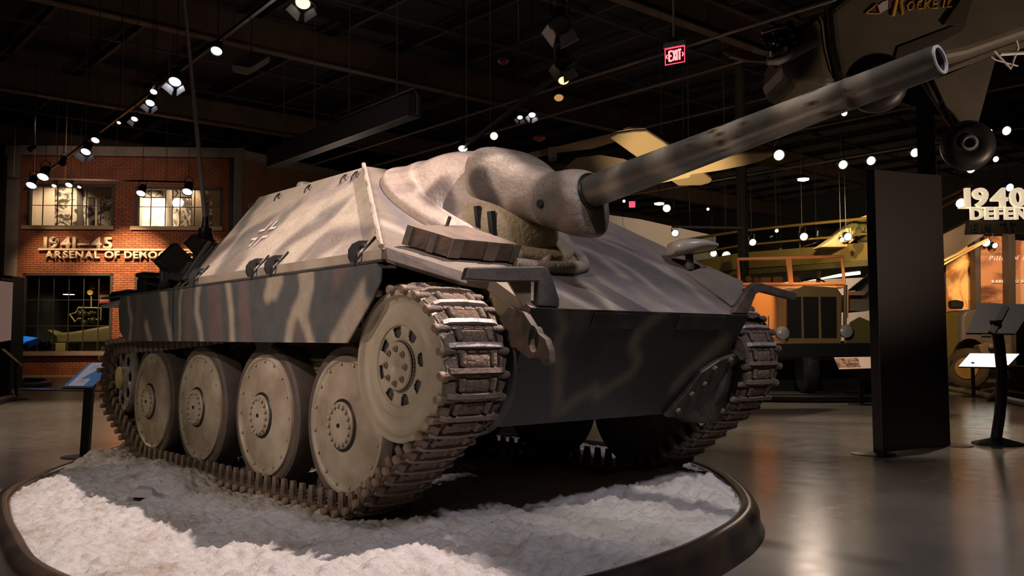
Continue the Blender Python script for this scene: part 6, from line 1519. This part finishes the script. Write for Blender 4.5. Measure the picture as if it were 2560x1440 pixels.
for (u, v, d, r, lab) in ((2008, 447, 20, 15, 'oval pendant lamp below the yellow flaring lamp'), (1648, 508, 24, 13, 'oval pendant lamp right of the distant exit sign')):
    c = at(u, v, d); rr = r*d/FPX
    e = empty('pendant_light', tuple(c), lab, 'lamp')
    child(MB().lathe([(.02, rr*.9), (rr*.4, rr*.6), (rr, .03), (rr, 0)], c, 'z', 20).build('lamp_shade', M_LBK, smooth=40), e)
    child(MB().lathe([(rr*.96, .015), (rr*.9, -.03), (.01, -.06)], c, 'z', 20).build('diffuser', glow('pendant_warm', (1, .84, .5), 12), smooth=50), e)
    child(MB().cyl(c+V(0, 0, rr), V(c.x, c.y, HZ), .008, n=5).build('cord', M_LBK), e)
sd = at(1258, 153, 12)
MB().lathe([(.07, .04), (.075, .0), (.05, -.03), (.01, -.045)], sd, 'z', 16).build('smoke_detector', mat('detector_red', (.35, .03, .03), .5), smooth=50, label='red ceiling fire detector above the gun rail', cat='detector')
g2 = at(1348, 346, 16)
MB().lathe([(.10, .04), (.12, .0), (.05, -.05), (.01, -.06)], g2, 'z', 16).build('bell', mat('bell_red', (.25, .04, .035), .5), smooth=50, label='dull red bell shape above the gun hood', cat='bell')
# ---- working light of the background exhibits
spot('tractor_spot', at(1640, 560, 18.2), at(1900, 750, 18.2), 520, (1, .52, .20), 44, .6)
spot('tractor_spot_b', at(2080, 500, 17.2), at(2080, 720, 18.2), 320, (1, .66, .32), 60, .6)
spot('tractor_front_fill', at(2010, 640, 12), at(2040, 830, 16.5), 130, (1, .82, .66), 40, .6)  # weak front fill added for the headlamps and radiator
spot('mural_spot_a', at(2440, 560, 18.5), at(2400, 710, 21.5), 380, (1, .60, .26), 70, .7)
spot('mural_spot_b', at(2540, 560, 18.5), at(2530, 690, 21.5), 420, (1, .68, .42), 70, .7)
spot('truck_spot', at(2460, 520, 15), at(2420, 880, 18.5), 500, (1, .58, .24), 40, .7)
spot('mezzanine_spot', at(2000, 480, 22), at(2020, 640, 27), 900, (1, .72, .30), 80, .7)
spot('diorama_spot', at(2120, 470, 22), at(2140, 590, 25), 500, (1, .75, .42), 50, .7)
spot('aircraft_spot', at(1680, 640, 13), at(1690, 420, 14.6), 260, (1, .74, .42), 60, .7)
spot('wall_spot', at(1700, 520, 31), at(1690, 620, 36), 500, (1, .78, .6), 100, .8)
spot('white_wall_spot', at(2080, 690, 31.5), at(2080, 740, 34), 300, (1, .8, .6), 140, .8)

# walkway pools on the right
spot('floor_pool_a', (1.2, 7.0, 7.4), (.2, 6.3, FZ), 1000, (1, .82, .66), 40, .5, .06, .35)
spot('floor_pool_b', (4.2, 4.2, 7.4), (3.6, 3.2, FZ), 300, (1, .80, .58), 34, .4, .06, .35)
spot('floor_pool_c', (-6, 9, 7.2), (-4, 8.5, FZ), 900, (1, .8, .6), 60, .6, .06, .35)
spot('floor_pool_d', (-10, .5, 7.2), (-9, -.5, FZ), 1500, (1, .78, .6), 70, .6, .06, .35)
spot('floor_pool_e', (-4.5, -3.5, 7.2), (-5.2, -2.2, FZ), 500, (1, .80, .66), 50, .6, .06, .35)  # added to brighten the floor on the left
spot('aircraft_fill', (5.2, 5.6, .6), at(2250, 100, 8.2), 420, (1, .72, .5), 75, .8, .2)  # unseen low fill added to brighten the hanging aircraft
# unseen point lights added as upward spill that shows the roof steel
for k, p in enumerate(((-10, 4, 3.4), (-4, 12, 3.4), (-18, 10, 3.6))):
    l = bpy.data.lights.new('spill', 'POINT'); l.energy = 62; l.color = (1, .78, .62); l.shadow_soft_size = .3
    o = bpy.data.objects.new('spill', l); COL.objects.link(o); o.location = p; o['kind'] = 'helper'
spot('blue_wing_fill', at(60, 640, 20.0), at(60, 855, 20.6), 260, (.8, .9, 1), 22, .6)  # added to brighten the blue wing
spot('barrel_fill', (5.6, -2.6, 7.3), (3.1, -.36, 1.68), 1300, (1, .90, .80), 15, .8, .10)  # added fill that brightens the gun barrel
